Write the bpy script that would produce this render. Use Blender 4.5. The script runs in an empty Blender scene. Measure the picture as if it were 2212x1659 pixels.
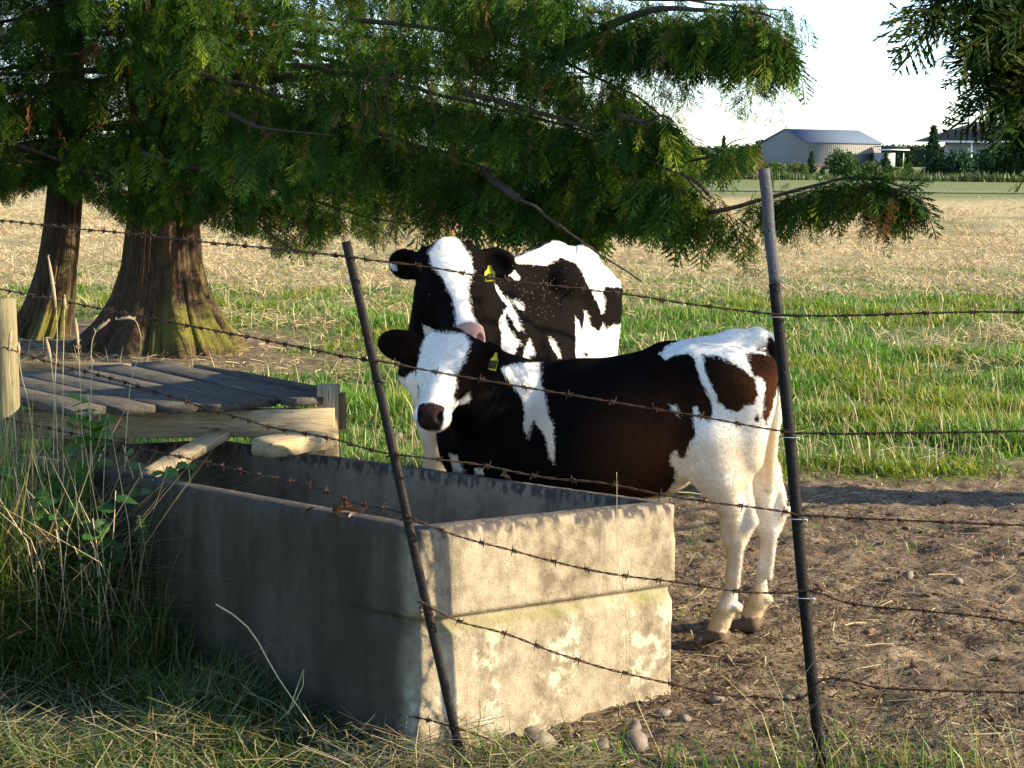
import bpy, bmesh, math, random
import numpy as np
from mathutils import Vector, Matrix
rng = np.random.default_rng(7)
random.seed(7)
S = bpy.context.scene
COL = S.collection
# ------------------------------------------------------------------ camera, sky, sun, exposure
F_PX, W_PX, H_PX = 3840.0, 2212.0, 1659.0          # focal length and frame of the photograph in its own pixels
EYE, ROLL = 1.65, 0.0105
PITCH = math.atan(497 / F_PX)
fw = np.array([0, math.cos(PITCH), -math.sin(PITCH)])
_u0 = np.array([0, math.sin(PITCH), math.cos(PITCH)]); _r0 = np.array([1., 0, 0])
rt = math.cos(ROLL) * _r0 + math.sin(ROLL) * _u0
up = math.cos(ROLL) * _u0 - math.sin(ROLL) * _r0
EYEP = np.array([0, 0, EYE])
cam_d = bpy.data.cameras.new('camera'); cam = bpy.data.objects.new('camera', cam_d); COL.objects.link(cam)
cam_d.sensor_width = 36; cam_d.lens = 36 * F_PX / W_PX; cam_d.clip_start = .1; cam_d.clip_end = 6000
cam.matrix_world = Matrix(((rt[0], up[0], -fw[0], 0), (rt[1], up[1], -fw[1], 0), (rt[2], up[2], -fw[2], EYE), (0, 0, 0, 1)))
S.camera = cam
SUN_EL, SUN_AZ = math.radians(23), math.radians(-7)   # azimuth of the sun measured from +X towards +Y
sd = Vector((math.cos(SUN_EL) * math.cos(SUN_AZ), math.cos(SUN_EL) * math.sin(SUN_AZ), math.sin(SUN_EL)))
sun_d = bpy.data.lights.new('sun', 'SUN'); sun = bpy.data.objects.new('sun', sun_d); COL.objects.link(sun)
sun_d.energy = 4.6; sun_d.angle = math.radians(.5); sun_d.color = (1, .84, .58)
sun.rotation_euler = sd.to_track_quat('Z', 'Y').to_euler()
Wd = bpy.data.worlds.new('World'); S.world = Wd; Wd.use_nodes = True
wn = Wd.node_tree.nodes; wl = Wd.node_tree.links
sky = wn.new('ShaderNodeTexSky'); sky.sky_type = 'NISHITA'; sky.sun_disc = False
sky.sun_elevation = SUN_EL; sky.sun_rotation = math.pi / 2 - SUN_AZ
sky.air_density = 0.8; sky.dust_density = 0.3; sky.ozone_density = 2.2
wl.new(sky.outputs[0], wn['Background'].inputs[0]); wn['Background'].inputs[1].default_value = 0.125
S.view_settings.view_transform = 'Standard'; S.view_settings.look = 'None'
S.view_settings.exposure = 1.65; S.view_settings.gamma = 1.0
S.render.engine = 'CYCLES'
S.cycles.use_denoising = True
S.cycles.max_bounces = 6; S.cycles.diffuse_bounces = 3; S.cycles.glossy_bounces = 2
S.cycles.transmission_bounces = 3; S.cycles.transparent_max_bounces = 8

def ray(x, y): return (x - 1106) * rt + F_PX * fw - (y - 829.5) * up
def gnd(x, y, z=0.0):
    r = ray(x, y); return EYEP + r * ((z - EYE) / r[2])
def aty(x, y, Y):
    r = ray(x, y); return EYEP + r * Y / r[1]
def vplane(x, y, A, B):
    """point on the vertical plane through A and B seen at photo pixel x, y"""
    d = np.array([B[0] - A[0], B[1] - A[1]]); n = np.array([-d[1], d[0]]); r = ray(x, y)
    t = ((np.array(A[:2])) @ n) / (r[:2] @ n); return EYEP + r * t
def pj(p):
    d = np.asarray(p) - EYEP; k = d @ fw
    return np.stack([1106 + F_PX * (d @ rt) / k, 829.5 - F_PX * (d @ up) / k], -1)

# ------------------------------------------------------------------ helpers
def setp(o, label=None, cat=None, group=None, kind=None):
    if label: o['label'] = label
    if cat: o['category'] = cat
    if group: o['group'] = group
    if kind: o['kind'] = kind
    return o
def link(name, me, parent=None, loc=None):
    o = bpy.data.objects.new(name, me); COL.objects.link(o)
    if loc is not None: o.location = loc
    if parent is not None: o.parent = parent
    return o
def empty(name, loc, label=None, cat=None, group=None):
    o = link(name, None, None, Vector(loc)); return setp(o, label, cat, group)
def mesh_np(name, V, Fq=None, Ft=None, mat=None, smooth=False, attrs=None, cols=None):
    V = np.asarray(V, np.float32); me = bpy.data.meshes.new(name)
    parts, starts, tot, n = [], [], [], 0
    if Fq is not None and len(Fq):
        Fq = np.asarray(Fq, np.int32); parts.append(Fq.ravel()); starts.append(np.arange(len(Fq)) * 4); tot.append(np.full(len(Fq), 4)); n = len(Fq) * 4
    if Ft is not None and len(Ft):
        Ft = np.asarray(Ft, np.int32); parts.append(Ft.ravel()); starts.append(n + np.arange(len(Ft)) * 3); tot.append(np.full(len(Ft), 3))
    idx = np.concatenate(parts).astype(np.int32); st = np.concatenate(starts).astype(np.int32); tt = np.concatenate(tot).astype(np.int32)
    me.vertices.add(len(V)); me.vertices.foreach_set('co', V.ravel())
    me.loops.add(len(idx)); me.loops.foreach_set('vertex_index', idx)
    me.polygons.add(len(st)); me.polygons.foreach_set('loop_start', st)
    try: me.polygons.foreach_set('loop_total', tt)
    except Exception: pass
    if smooth: me.polygons.foreach_set('use_smooth', np.ones(len(st), bool))
    me.update(calc_edges=True)
    for k, a in (attrs or {}).items():
        at = me.attributes.new(k, 'FLOAT', 'POINT'); at.data.foreach_set('value', np.asarray(a, np.float32))
    for k, a in (cols or {}).items():
        at = me.attributes.new(k, 'FLOAT_COLOR', 'POINT')
        a = np.asarray(a, np.float32); a4 = np.ones((len(a), 4), np.float32); a4[:, :3] = a; at.data.foreach_set('color', a4.ravel())
    if mat is not None: me.materials.append(mat)
    me.validate()
    return me
class MB:
    """collects shapes for one mesh"""
    def __init__(s): s.v, s.q, s.t, s.n = [], [], [], 0
    def add(s, V, Q=None, T=None):
        V = np.asarray(V, float); s.v.append(V)
        if Q is not None and len(Q): s.q.append(np.asarray(Q) + s.n)
        if T is not None and len(T): s.t.append(np.asarray(T) + s.n)
        s.n += len(V); return s
    def tube(s, P, R, n=8, cap=True):
        P = np.asarray(P, float); m = len(P); R = np.full(m, R) if np.isscalar(R) else np.asarray(R, float)
        T = np.gradient(P, axis=0); T /= np.linalg.norm(T, axis=1)[:, None] + 1e-12
        u = np.cross(T[0], [0, 0, 1.]);
        if np.linalg.norm(u) < 1e-3: u = np.cross(T[0], [1., 0, 0])
        V = []
        a = np.arange(n) * 2 * math.pi / n
        for i in range(m):
            u = u - T[i] * (u @ T[i]); u /= np.linalg.norm(u) + 1e-12; w = np.cross(T[i], u)
            V.append(P[i] + R[i] * (np.cos(a)[:, None] * u + np.sin(a)[:, None] * w))
        V = np.concatenate(V); i = np.arange(m - 1)[:, None] * n; j = np.arange(n)[None]; k = (j + 1) % n
        Q = np.stack([i + j, i + k, i + n + k, i + n + j], -1).reshape(-1, 4); Tt = []
        if cap:
            V = np.concatenate([V, P[:1], P[-1:]]); b = m * n
            for q in range(n): Tt += [(b, (q + 1) % n, q), (b + 1, (m - 1) * n + q, (m - 1) * n + (q + 1) % n)]
        return s.add(V, Q, Tt)
    def box(s, c, size, M=None, bev=0.0, jit=0.0):
        bm = bmesh.new(); bmesh.ops.create_cube(bm, size=1)
        for v in bm.verts: v.co = Vector((v.co.x * size[0], v.co.y * size[1], v.co.z * size[2]))
        if bev: bmesh.ops.bevel(bm, geom=bm.edges[:], offset=bev, segments=2, affect='EDGES', profile=.6)
        V = np.array([v.co[:] for v in bm.verts]); bm.verts.index_update()
        Q = [[v.index for v in f.verts] for f in bm.faces if len(f.verts) == 4]; T = [[v.index for v in f.verts] for f in bm.faces if len(f.verts) == 3]
        bm.free()
        if jit: V = V + rng.normal(0, jit, V.shape)
        if M is not None: V = V @ np.asarray(M).T
        return s.add(V + np.asarray(c), Q, T)
    def mesh(s, name, mat, smooth=False, off=(0, 0, 0)):
        return mesh_np(name, np.concatenate(s.v) - np.asarray(off, float), np.concatenate(s.q) if s.q else None, np.concatenate(s.t) if s.t else None, mat, smooth)
    def build(s, name, mat, parent=None, smooth=False, off=None):
        """verts are in world space; off = the parent's (or own) origin"""
        o = np.zeros(3) if off is None else np.asarray(off, float)
        ob = link(name, s.mesh(name, mat, smooth, o), parent)
        if parent is None: ob.location = Vector(o)
        return ob
_lat = rng.random((32, 32, 32)).astype(np.float32)
def vnoise(P):
    P = np.asarray(P, np.float32); i = np.floor(P).astype(np.int32); f = P - i; f = f * f * (3 - 2 * f); i &= 31; j = (i + 1) & 31
    x0, y0, z0, x1, y1, z1 = i[..., 0], i[..., 1], i[..., 2], j[..., 0], j[..., 1], j[..., 2]; fx, fy, fz = f[..., 0], f[..., 1], f[..., 2]
    a = _lat[x0, y0, z0] * (1 - fx) + _lat[x1, y0, z0] * fx; b = _lat[x0, y1, z0] * (1 - fx) + _lat[x1, y1, z0] * fx
    c = _lat[x0, y0, z1] * (1 - fx) + _lat[x1, y0, z1] * fx; d = _lat[x0, y1, z1] * (1 - fx) + _lat[x1, y1, z1] * fx
    return ((a * (1 - fy) + b * fy) * (1 - fz) + (c * (1 - fy) + d * fy) * fz) * 2 - 1
def fbm(P, o=4):
    P = np.asarray(P, np.float32); r = 0; a = 1.
    for k in range(o): r = r + a * vnoise(P * 2 ** k + 7.3 * k); a *= .5
    return r / 1.9
def fbm2(x, y, sc, o=4, z=0.0): return fbm(np.stack([x * sc, y * sc, np.full_like(x, z)], -1), o)
def sstep(a, b, x): t = np.clip((x - a) / (b - a), 0, 1); return t * t * (3 - 2 * t)

# ------------------------------------------------------------------ material helper
class NT:
    def __init__(s, name):
        s.m = bpy.data.materials.new(name); s.m.use_nodes = True; s.t = s.m.node_tree; s.n = s.t.nodes; s.l = s.t.links
        s.b = s.n['Principled BSDF']; s.out = s.n['Material Output']
    def new(s, typ, **kw):
        n = s.n.new('ShaderNode' + typ)
        for k, v in kw.items(): setattr(n, k, v)
        return n
    def put(s, sock, v):
        if hasattr(v, 'links'): s.l.new(v, sock)
        elif v is not None:
            if isinstance(v, (tuple, list)) and len(v) == 3 and sock.type == 'RGBA': v = (*v, 1)
            sock.default_value = v
    def coord(s, kind='Object', scale=(1, 1, 1), rot=(0, 0, 0)):
        c = s.new('TexCoord').outputs[kind]; mp = s.new('Mapping'); s.l.new(c, mp.inputs[0]); mp.inputs['Scale'].default_value = scale; mp.inputs['Rotation'].default_value = rot
        return mp.outputs[0]
    def noise(s, sc, det=4, rough=.55, vec=None, dist=0.0):
        n = s.new('TexNoise'); n.inputs['Scale'].default_value = sc; n.inputs['Detail'].default_value = det; n.inputs['Roughness'].default_value = rough; n.inputs['Distortion'].default_value = dist
        if vec is not None: s.l.new(vec, n.inputs['Vector'])
        return n.outputs[0]
    def attr(s, name, col=False): a = s.new('Attribute'); a.attribute_name = name; return a.outputs['Color' if col else 'Fac']
    def ramp(s, f, stops, interp='LINEAR'):
        r = s.new('ValToRGB'); s.put(r.inputs[0], f); e = r.color_ramp.elements; r.color_ramp.interpolation = interp
        while len(e) < len(stops): e.new(.5)
        for k, (p, c) in enumerate(stops): e[k].position = p; e[k].color = (*c, 1) if len(c) == 3 else c
        return r.outputs[0]
    def rng(s, f, a, b, c=0., d=1.):
        r = s.new('MapRange'); s.put(r.inputs[0], f)
        for k, v in enumerate((a, b, c, d)): r.inputs[1 + k].default_value = v
        r.interpolation_type = 'SMOOTHSTEP'; return r.outputs[0]
    def math(s, op, a, b=None):
        m = s.new('Math', operation=op); s.put(m.inputs[0], a)
        if b is not None: s.put(m.inputs[1], b)
        return m.outputs[0]
    def mix(s, f, a, b, mode='MIX'):
        m = s.new('Mix', data_type='RGBA', blend_type=mode); s.put(m.inputs[0], f); s.put(m.inputs[6], a); s.put(m.inputs[7], b); return m.outputs[2]
    def bump(s, h, st=.5, d=.01, base=None):
        b = s.new('Bump'); b.inputs['Strength'].default_value = st; b.inputs['Distance'].default_value = d; s.put(b.inputs['Height'], h)
        if base is not None: s.l.new(base, b.inputs['Normal'])
        return b.outputs[0]
    def fin(s, col, rough=.8, normal=None, spec=.3, metal=0.0, **kw):
        s.put(s.b.inputs['Base Color'], col); s.put(s.b.inputs['Roughness'], rough); s.put(s.b.inputs['Specular IOR Level'], spec); s.put(s.b.inputs['Metallic'], metal)
        if normal is not None: s.l.new(normal, s.b.inputs['Normal'])
        for k, v in kw.items(): s.put(s.b.inputs[k.replace('_', ' ')], v)
        return s.m
def leaf_mat(name, colattr='tint', trans=.35, rough=.5, spec=.35):
    n = NT(name); c = n.attr(colattr, True)
    d = n.b; n.put(d.inputs['Base Color'], c); n.put(d.inputs['Roughness'], rough); n.put(d.inputs['Specular IOR Level'], spec)
    tr = n.new('BsdfTranslucent'); h = n.new('HueSaturation'); h.inputs['Saturation'].default_value = 1.15; h.inputs['Value'].default_value = 1.35; n.l.new(c, h.inputs['Color']); n.l.new(h.outputs[0], tr.inputs[0])
    m = n.new('MixShader'); m.inputs[0].default_value = trans; n.l.new(d.outputs[0], m.inputs[1]); n.l.new(tr.outputs[0], m.inputs[2]); n.l.new(m.outputs[0], n.out.inputs[0])
    return n.m

# ------------------------------------------------------------------ signed distance modelling (organic and worn shapes as one continuous surface)
class SDF:
    def __init__(s, lo, hi, h):
        s.lo = np.asarray(lo, float); s.h = h; s.n = np.ceil((np.asarray(hi) - s.lo) / h).astype(int) + 1
        s.f = np.full(s.n, 1., np.float32); s.ax = [s.lo[i] + h * np.arange(s.n[i]) for i in range(3)]
    def block(s, lo, hi):
        a = np.clip(np.floor((np.asarray(lo) - s.lo) / s.h).astype(int), 0, s.n - 1); b = np.clip(np.ceil((np.asarray(hi) - s.lo) / s.h).astype(int) + 1, 1, s.n)
        sl = tuple(slice(i, j) for i, j in zip(a, b))
        X, Y, Z = np.meshgrid(*(s.ax[i][sl[i]] for i in range(3)), indexing='ij')
        return sl, np.stack([X, Y, Z], -1).astype(np.float32)
    def comb(s, sl, d, k, sub=False):
        a = s.f[sl]
        if sub:
            d = -d; hh = np.clip(.5 + .5 * (d - a) / max(k, 1e-6), 0, 1); s.f[sl] = a * (1 - hh) + d * hh + max(k, 1e-6) * hh * (1 - hh); return
        k = max(k, 1e-6); hh = np.clip(.5 + .5 * (a - d) / k, 0, 1); s.f[sl] = a * (1 - hh) + d * hh - k * hh * (1 - hh)
    def cone(s, a, b, ra, rb, k=.03, sub=False):
        a = np.asarray(a, float); b = np.asarray(b, float); m = max(ra, rb) + k + 3 * s.h
        sl, P = s.block(np.minimum(a, b) - m, np.maximum(a, b) + m); ab = b - a
        t = np.clip(((P - a) @ ab) / (ab @ ab + 1e-9), 0, 1); d = np.linalg.norm(P - (a + t[..., None] * ab), axis=-1) - (ra + (rb - ra) * t)
        s.comb(sl, d, k, sub)
    def ell(s, c, r, M=None, k=.03, sub=False):
        """ellipsoid; rows of M are its axes"""
        c = np.asarray(c, float); r = np.asarray(r, float); M = np.eye(3) if M is None else np.asarray(M, float)
        m = r.max() + k + 3 * s.h; sl, P = s.block(c - m, c + m); q = (P - c) @ M.T
        k0 = np.linalg.norm(q / r, axis=-1); k1 = np.linalg.norm(q / (r * r), axis=-1); s.comb(sl, k0 * (k0 - 1) / (k1 + 1e-9), k, sub)
    def econe(s, a, b, ra, rb, side, sq, k=.03):
        """tapered tube whose cross-section is squeezed by sq along the unit vector side"""
        a = np.asarray(a, float); b = np.asarray(b, float); m = max(ra, rb) + k + 3 * s.h
        sl, P = s.block(np.minimum(a, b) - m, np.maximum(a, b) + m); side = np.asarray(side, float)
        def w(p): return p + (p @ side)[..., None] * side * (1 / sq - 1)
        A, B, Q = w(a), w(b), w(P); ab = B - A
        t = np.clip(((Q - A) @ ab) / (ab @ ab + 1e-9), 0, 1); v = Q - (A + t[..., None] * ab); d = np.linalg.norm(v, axis=-1) - (ra + (rb - ra) * t)
        s.comb(sl, d * min(1, sq * 1.15), k)
    def surf(s):
        f = s.f; ins = f < 0; n = np.array(f.shape) - 1
        c = np.zeros(n, np.int8)
        for dx in (0, 1):
            for dy in (0, 1):
                for dz in (0, 1): c += ins[dx:n[0] + dx, dy:n[1] + dy, dz:n[2] + dz]
        I = np.stack(np.nonzero((c > 0) & (c < 8)), -1); idm = np.full(n, -1, np.int32); idm[tuple(I.T)] = np.arange(len(I))
        acc = np.zeros((len(I), 3)); cnt = np.zeros(len(I))
        for ax in range(3):
            o = [i for i in range(3) if i != ax]
            for u in (0, 1):
                for v in (0, 1):
                    A = I.copy(); A[:, o[0]] += u; A[:, o[1]] += v; B = A.copy(); B[:, ax] += 1
                    fa = f[tuple(A.T)]; fb = f[tuple(B.T)]; m = (fa < 0) != (fb < 0); t = np.where(m, fa / np.where(m, fa - fb, 1), 0)
                    p = A.astype(float); p[:, ax] += t; acc[m] += p[m]; cnt[m] += 1
        V = acc / cnt[:, None] * s.h + s.lo; Q = []
        for ax in range(3):
            o = [(ax + 1) % 3, (ax + 2) % 3]
            sl0 = [slice(1, -1)] * 3; sl0[ax] = slice(0, -1); sl1 = [slice(1, -1)] * 3; sl1[ax] = slice(1, None)
            a = ins[tuple(sl0)]; b = ins[tuple(sl1)]; E = np.stack(np.nonzero(a != b), -1); fl = a[tuple(E.T)]; E = E + 1; E[:, ax] -= 1
            def g(du, dv): q = E.copy(); q[:, o[0]] -= du; q[:, o[1]] -= dv; return idm[tuple(q.T)]
            q = np.stack([g(1, 1), g(0, 1), g(0, 0), g(1, 0)], -1); q[~fl] = q[~fl][:, ::-1]; Q.append(q)
        return V, np.concatenate(Q)
def relax(V, Q, it=2, lam=.5):
    E = np.concatenate([Q[:, [0, 1]], Q[:, [1, 2]], Q[:, [2, 3]], Q[:, [3, 0]]]); a = np.concatenate([E[:, 0], E[:, 1]]); b = np.concatenate([E[:, 1], E[:, 0]])
    n = np.bincount(a, minlength=len(V))[:, None] + 1e-9
    for _ in range(it):
        for l in (lam, -lam * 1.04):
            A = np.stack([np.bincount(a, V[b, i], len(V)) for i in range(3)], -1) / n; V = V + l * (A - V)
    return V
def poly_sd(P, poly):
    """signed distance of 2-D points to a closed outline, positive inside"""
    poly = np.asarray(poly, float); d = np.full(len(P), 1e9); ins = np.zeros(len(P), bool)
    for a, b in zip(poly, np.roll(poly, -1, 0)):
        e = b - a; w = P - a; t = np.clip((w @ e) / (e @ e + 1e-9), 0, 1); d = np.minimum(d, ((w - t[:, None] * e) ** 2).sum(1))
        c = ((a[1] <= P[:, 1]) & (b[1] > P[:, 1])) | ((b[1] <= P[:, 1]) & (a[1] > P[:, 1])); x = a[0] + (P[:, 1] - a[1]) / (e[1] if e[1] else 1e-9) * e[0]; ins ^= c & (P[:, 0] < x)
    return np.where(ins, 1, -1) * np.sqrt(d)
# ------------------------------------------------------------------ cattle
def px5(p): return [((900 + x / 2.766) / 1.1302, (560 + y / 2.766) / 1.1302) for x, y in p]
def px6(p): return [(796.3 + .4799 * x, 672.5 + .4799 * y) for x, y in p]
def pxh(p): return [((900 + x / 4.147) / 1.1302, (780 + y / 4.147) / 1.1302) for x, y in p]
def pxc(p): return [((900 + x / 5.53) / 1.1302, (560 + y / 5.53) / 1.1302) for x, y in p]
class Frame:
    def __init__(s, o, f, upv=(0, 0, 1)):
        s.o = np.asarray(o, float); s.f = np.asarray(f, float) / np.linalg.norm(f); s.l = np.cross(upv, s.f); s.l /= np.linalg.norm(s.l); s.u = np.cross(s.f, s.l)
        s.M = np.stack([s.f, s.l, s.u])
    def __call__(s, a, b, c): return s.o + a * s.f + b * s.l + c * s.u
    def inv(s, P): return (np.asarray(P) - s.o) @ s.M.T
def head_sdf(g, Fh, L, earL, earR, horn=False, wide=1.0, mw=1.0):
    """head along the frame's forward axis: poll at the origin, muzzle at L; u is the forehead's normal"""
    E = lambda c, r, k=.03, M=None, sub=False: g.ell(Fh(*(np.array(c) * L)), np.array(r) * L, Fh.M if M is None else M, k * L / .4, sub)
    Cn = lambda a, b, ra, rb, k=.03: g.cone(Fh(*(np.array(a) * L)), Fh(*(np.array(b) * L)), ra * L, rb * L, k * L / .4)
    w = wide
    E((.15, 0, -.20), (.22, .20 * w, .20))                         # cranium
    E((.05, 0, -.09), (.10, .13 * w, .09), .04)                    # poll
    for s in (1, -1):
        Cn((.14, .13 * s * w, -.13), (.36, .15 * s * w, -.15), .085, .085, .04)       # brow
        E((.41, .19 * s * w, -.175), (.085, .055, .06), .02)      # orbit
        Cn((.44, .10 * s * w, -.22), (.72, .075 * s * w, -.19), .075, .06, .05)       # cheek ridge
        Cn((.20, .13 * s * w, -.38), (.40, .10 * s, -.40), .10, .075, .05)            # jowl
        Cn((.40, .10 * s, -.40), (.84, .045 * s, -.31), .07, .05, .04)                # jaw bone
    Cn((.30, 0, -.13), (.86, 0, -.13), .125 * w, .085, .05)        # bridge of the nose
    Cn((.30, 0, -.25), (.84, 0, -.22), .15, .10, .06)
    E((.915, 0, -.195), (.105, .150 * mw, .125), .035); E((.955, 0, -.16), (.06, .15 * mw, .085), .03)                   # muzzle pad
    for s in (1, -1): E((.915, .085 * s * mw, -.18), (.085, .078, .10), .03)
    E((.89, 0, -.315), (.085, .10, .05), .025)                       # chin
    for s in (1, -1):
        E((.985, .098 * s * mw, -.098), (.050, .030, .045), .010, sub=True)     # nostril
        E((.405, .238 * s * w, -.172), (.040, .022, .026), .012, sub=True)     # eye opening
    Cn((.945, -.10, -.272), (.945, .10, -.272), .010, .010, .01) if False else None
    for s, ear in ((1, earL), (-1, earR)):
        root = Fh(.10 * L, .165 * s * w * L, -.16 * L); d, nrm, ln, wd = ear
        d = np.array(d, float); d /= np.linalg.norm(d); nrm = np.array(nrm, float); nrm -= d * (nrm @ d); nrm /= np.linalg.norm(nrm); sdv = np.cross(nrm, d)
        M = np.stack([d, sdv, nrm])
        g.cone(root, root + d * ln * .35, .12 * L, .085 * L, .03)
        g.ell(root + d * ln * .62, (ln * .46, wd * .5, .024), M, .02)
        g.ell(root + d * ln * .66 + nrm * .030, (ln * .36, wd * .37, .026), M, .012, sub=True)
    if horn:
        for s in (1, -1): Cn((.02, .155 * s, -.12), (-.02, .20 * s, -.08), .045, .028, .02)
def paint(V, spec, hm):
    """signed distance (metres, positive = white hair) from outlines drawn on the animal; spec: list of (polygon in photo pixels, +1/-1)"""
    sd = np.full(len(V), -.08)
    if hm.any():
        P = pj(V[hm]); sc = (V[hm, 1]) / F_PX; r = np.full(len(P), -.08)
        for poly, sg in spec:
            d = poly_sd(P, poly) * sc
            r = np.maximum(r, d) if sg > 0 else np.minimum(r, -d)
        sd[hm] = r
    return sd

COATN = NT('cattle_coat')
def coat_material():
    n = COATN; P = n.coord('Object')
    fur = n.noise(150, 4, .65, n.coord('Object', (1, 1, .35)))
    ed = n.noise(60, 3, .6, P); big = n.noise(5, 4, .6, P)
    sdv = n.math('ADD', n.attr('coat'), n.math('MULTIPLY', n.math('SUBTRACT', ed, .5), .022))
    f = n.rng(sdv, -.003, .003)
    dirt = n.attr('dirt')
    white = n.mix(n.math('MULTIPLY', dirt, n.rng(big, .3, .62)), (.80, .77, .72), (.54, .40, .22))
    white = n.mix(n.math('MULTIPLY', n.rng(fur, .45, .75), .25), white, (.52, .45, .37))
    blk = n.mix(n.math('MULTIPLY', n.attr('brown'), n.rng(n.math('ADD', fur, big), .75, 1.25)), (.004, .0036, .0036), (.055, .020, .008))
    blk = n.mix(n.math('MULTIPLY', n.rng(fur, .55, .8), .6), blk, (.007, .0055, .005))
    c = n.mix(f, blk, white)
    skin = n.attr('skin'); c = n.mix(n.rng(skin, .35, .65), c, n.attr('skincol', True))
    rough = n.math('ADD', n.math('MULTIPLY', n.rng(skin, .3, .7), -.35), .85)
    n.fin(c, rough, n.bump(fur, .35, .003), .03)
    return n.m
COAT = coat_material()
def simple(name, col, rough=.6, spec=.3, bump=None, var=None):
    n = NT(name); c = col
    if var: c = n.mix(n.rng(n.noise(var[1], 4), .35, .65), col, var[0])
    n.fin(c, rough, n.bump(n.noise(bump[0], 4), bump[1], bump[2]) if bump else None, spec); return n.m
M_EYE = simple('dark_wet_eye', (.012, .007, .004), .06, .8)
M_TAG = simple('yellow_tag_plastic', (.50, .41, .03), .5, .3)
M_INK = simple('black_tag_ink', (.015, .012, .01), .6)
M_HORN = simple('pale_horn', (.5, .43, .33), .5)

def body_common(g, B, J):
    for a in J: 
        if a[0] == 'c': g.cone(B(*a[1]), B(*a[2]), a[3], a[4], a[5] if len(a) > 5 else .04)
        elif a[0] == 'e': g.ell(B(*a[1]), a[2], B.M, a[3] if len(a) > 3 else .04)
        elif a[0] == 's': g.econe(B(*a[1]), B(*a[2]), a[3], a[4], B.l, a[5], a[6] if len(a) > 6 else .05)
def leg_chain(g, B, pts, k=.025):
    for (p, r), (q, s) in zip(pts[:-1], pts[1:]): g.cone(B(*p), B(*q), r, s, k)
def hoof(g, B, p, ln=.10, w=.036, h=.05):
    a, b, c = p
    for s in (1, -1): g.cone(B(a - .01, b + s * w * .55, c + h * .55), B(a + ln * .62, b + s * w * .62, c + h * .28), h * .55, h * .32, .008)
def ear_tag(parent, org, c, xd, yd, w, h, marks, neck=True):
    """flat ear tag: c top centre of the plate, xd / yd in-plane axes (yd down); marks = strokes in tag units"""
    c = np.asarray(c, float); xd = np.array(xd, float); xd /= np.linalg.norm(xd); yd = np.array(yd, float); yd -= xd * (yd @ xd); yd /= np.linalg.norm(yd); nz = np.cross(xd, yd)
    if nz[1] > 0: nz = -nz
    out = [(-.15, -.75), (.15, -.75), (.22, -.35), (.5, 0), (.5, 1), (-.5, 1), (-.5, 0), (-.22, -.35)] if neck else [(-.5, 0), (.5, 0), (.5, 1), (-.5, 1)]
    P = np.array([c + xd * x * w + yd * y * h for x, y in out]); n = len(P); V = np.concatenate([P + nz * .0015, P - nz * .0015])
    Q = [(i, (i + 1) % n, (i + 1) % n + n, i + n) for i in range(n)]
    mid = MB(); cen = np.array([c + yd * h * .2 + nz * .0015, c + yd * h * .2 - nz * .0015]); Vv = np.concatenate([V, cen])
    T = [(i, (i + 1) % n, 2 * n) for i in range(n)] + [(n + (i + 1) % n, n + i, 2 * n + 1) for i in range(n)]
    mid.add(Vv, Q, T); tag = mid.build('ear_tag', M_TAG, parent, off=org)
    ink = MB()
    for s in marks:
        Pm = np.array([c + xd * x * w + yd * y * h + nz * .003 for x, y in s]); ink.tube(Pm,   .0034, 5)
    ink.build('tag_number', M_INK, tag, off=org)
    return tag
def eye(parent, org, c, r):
    u = np.linspace(0, math.pi, 12)[:, None]; v = np.linspace(0, 2 * math.pi, 17)[None, :-1]
    V = np.stack([np.sin(u) * np.cos(v), np.sin(u) * np.sin(v), np.cos(u) + 0 * v], -1).reshape(-1, 3) * r + c
    Q = [(i * 16 + j, (i + 1) * 16 + j, (i + 1) * 16 + (j + 1) % 16, i * 16 + (j + 1) % 16) for i in range(11) for j in range(16)]
    m = MB(); m.add(V, Q); m.build('eye', M_EYE, parent, True, org)

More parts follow.
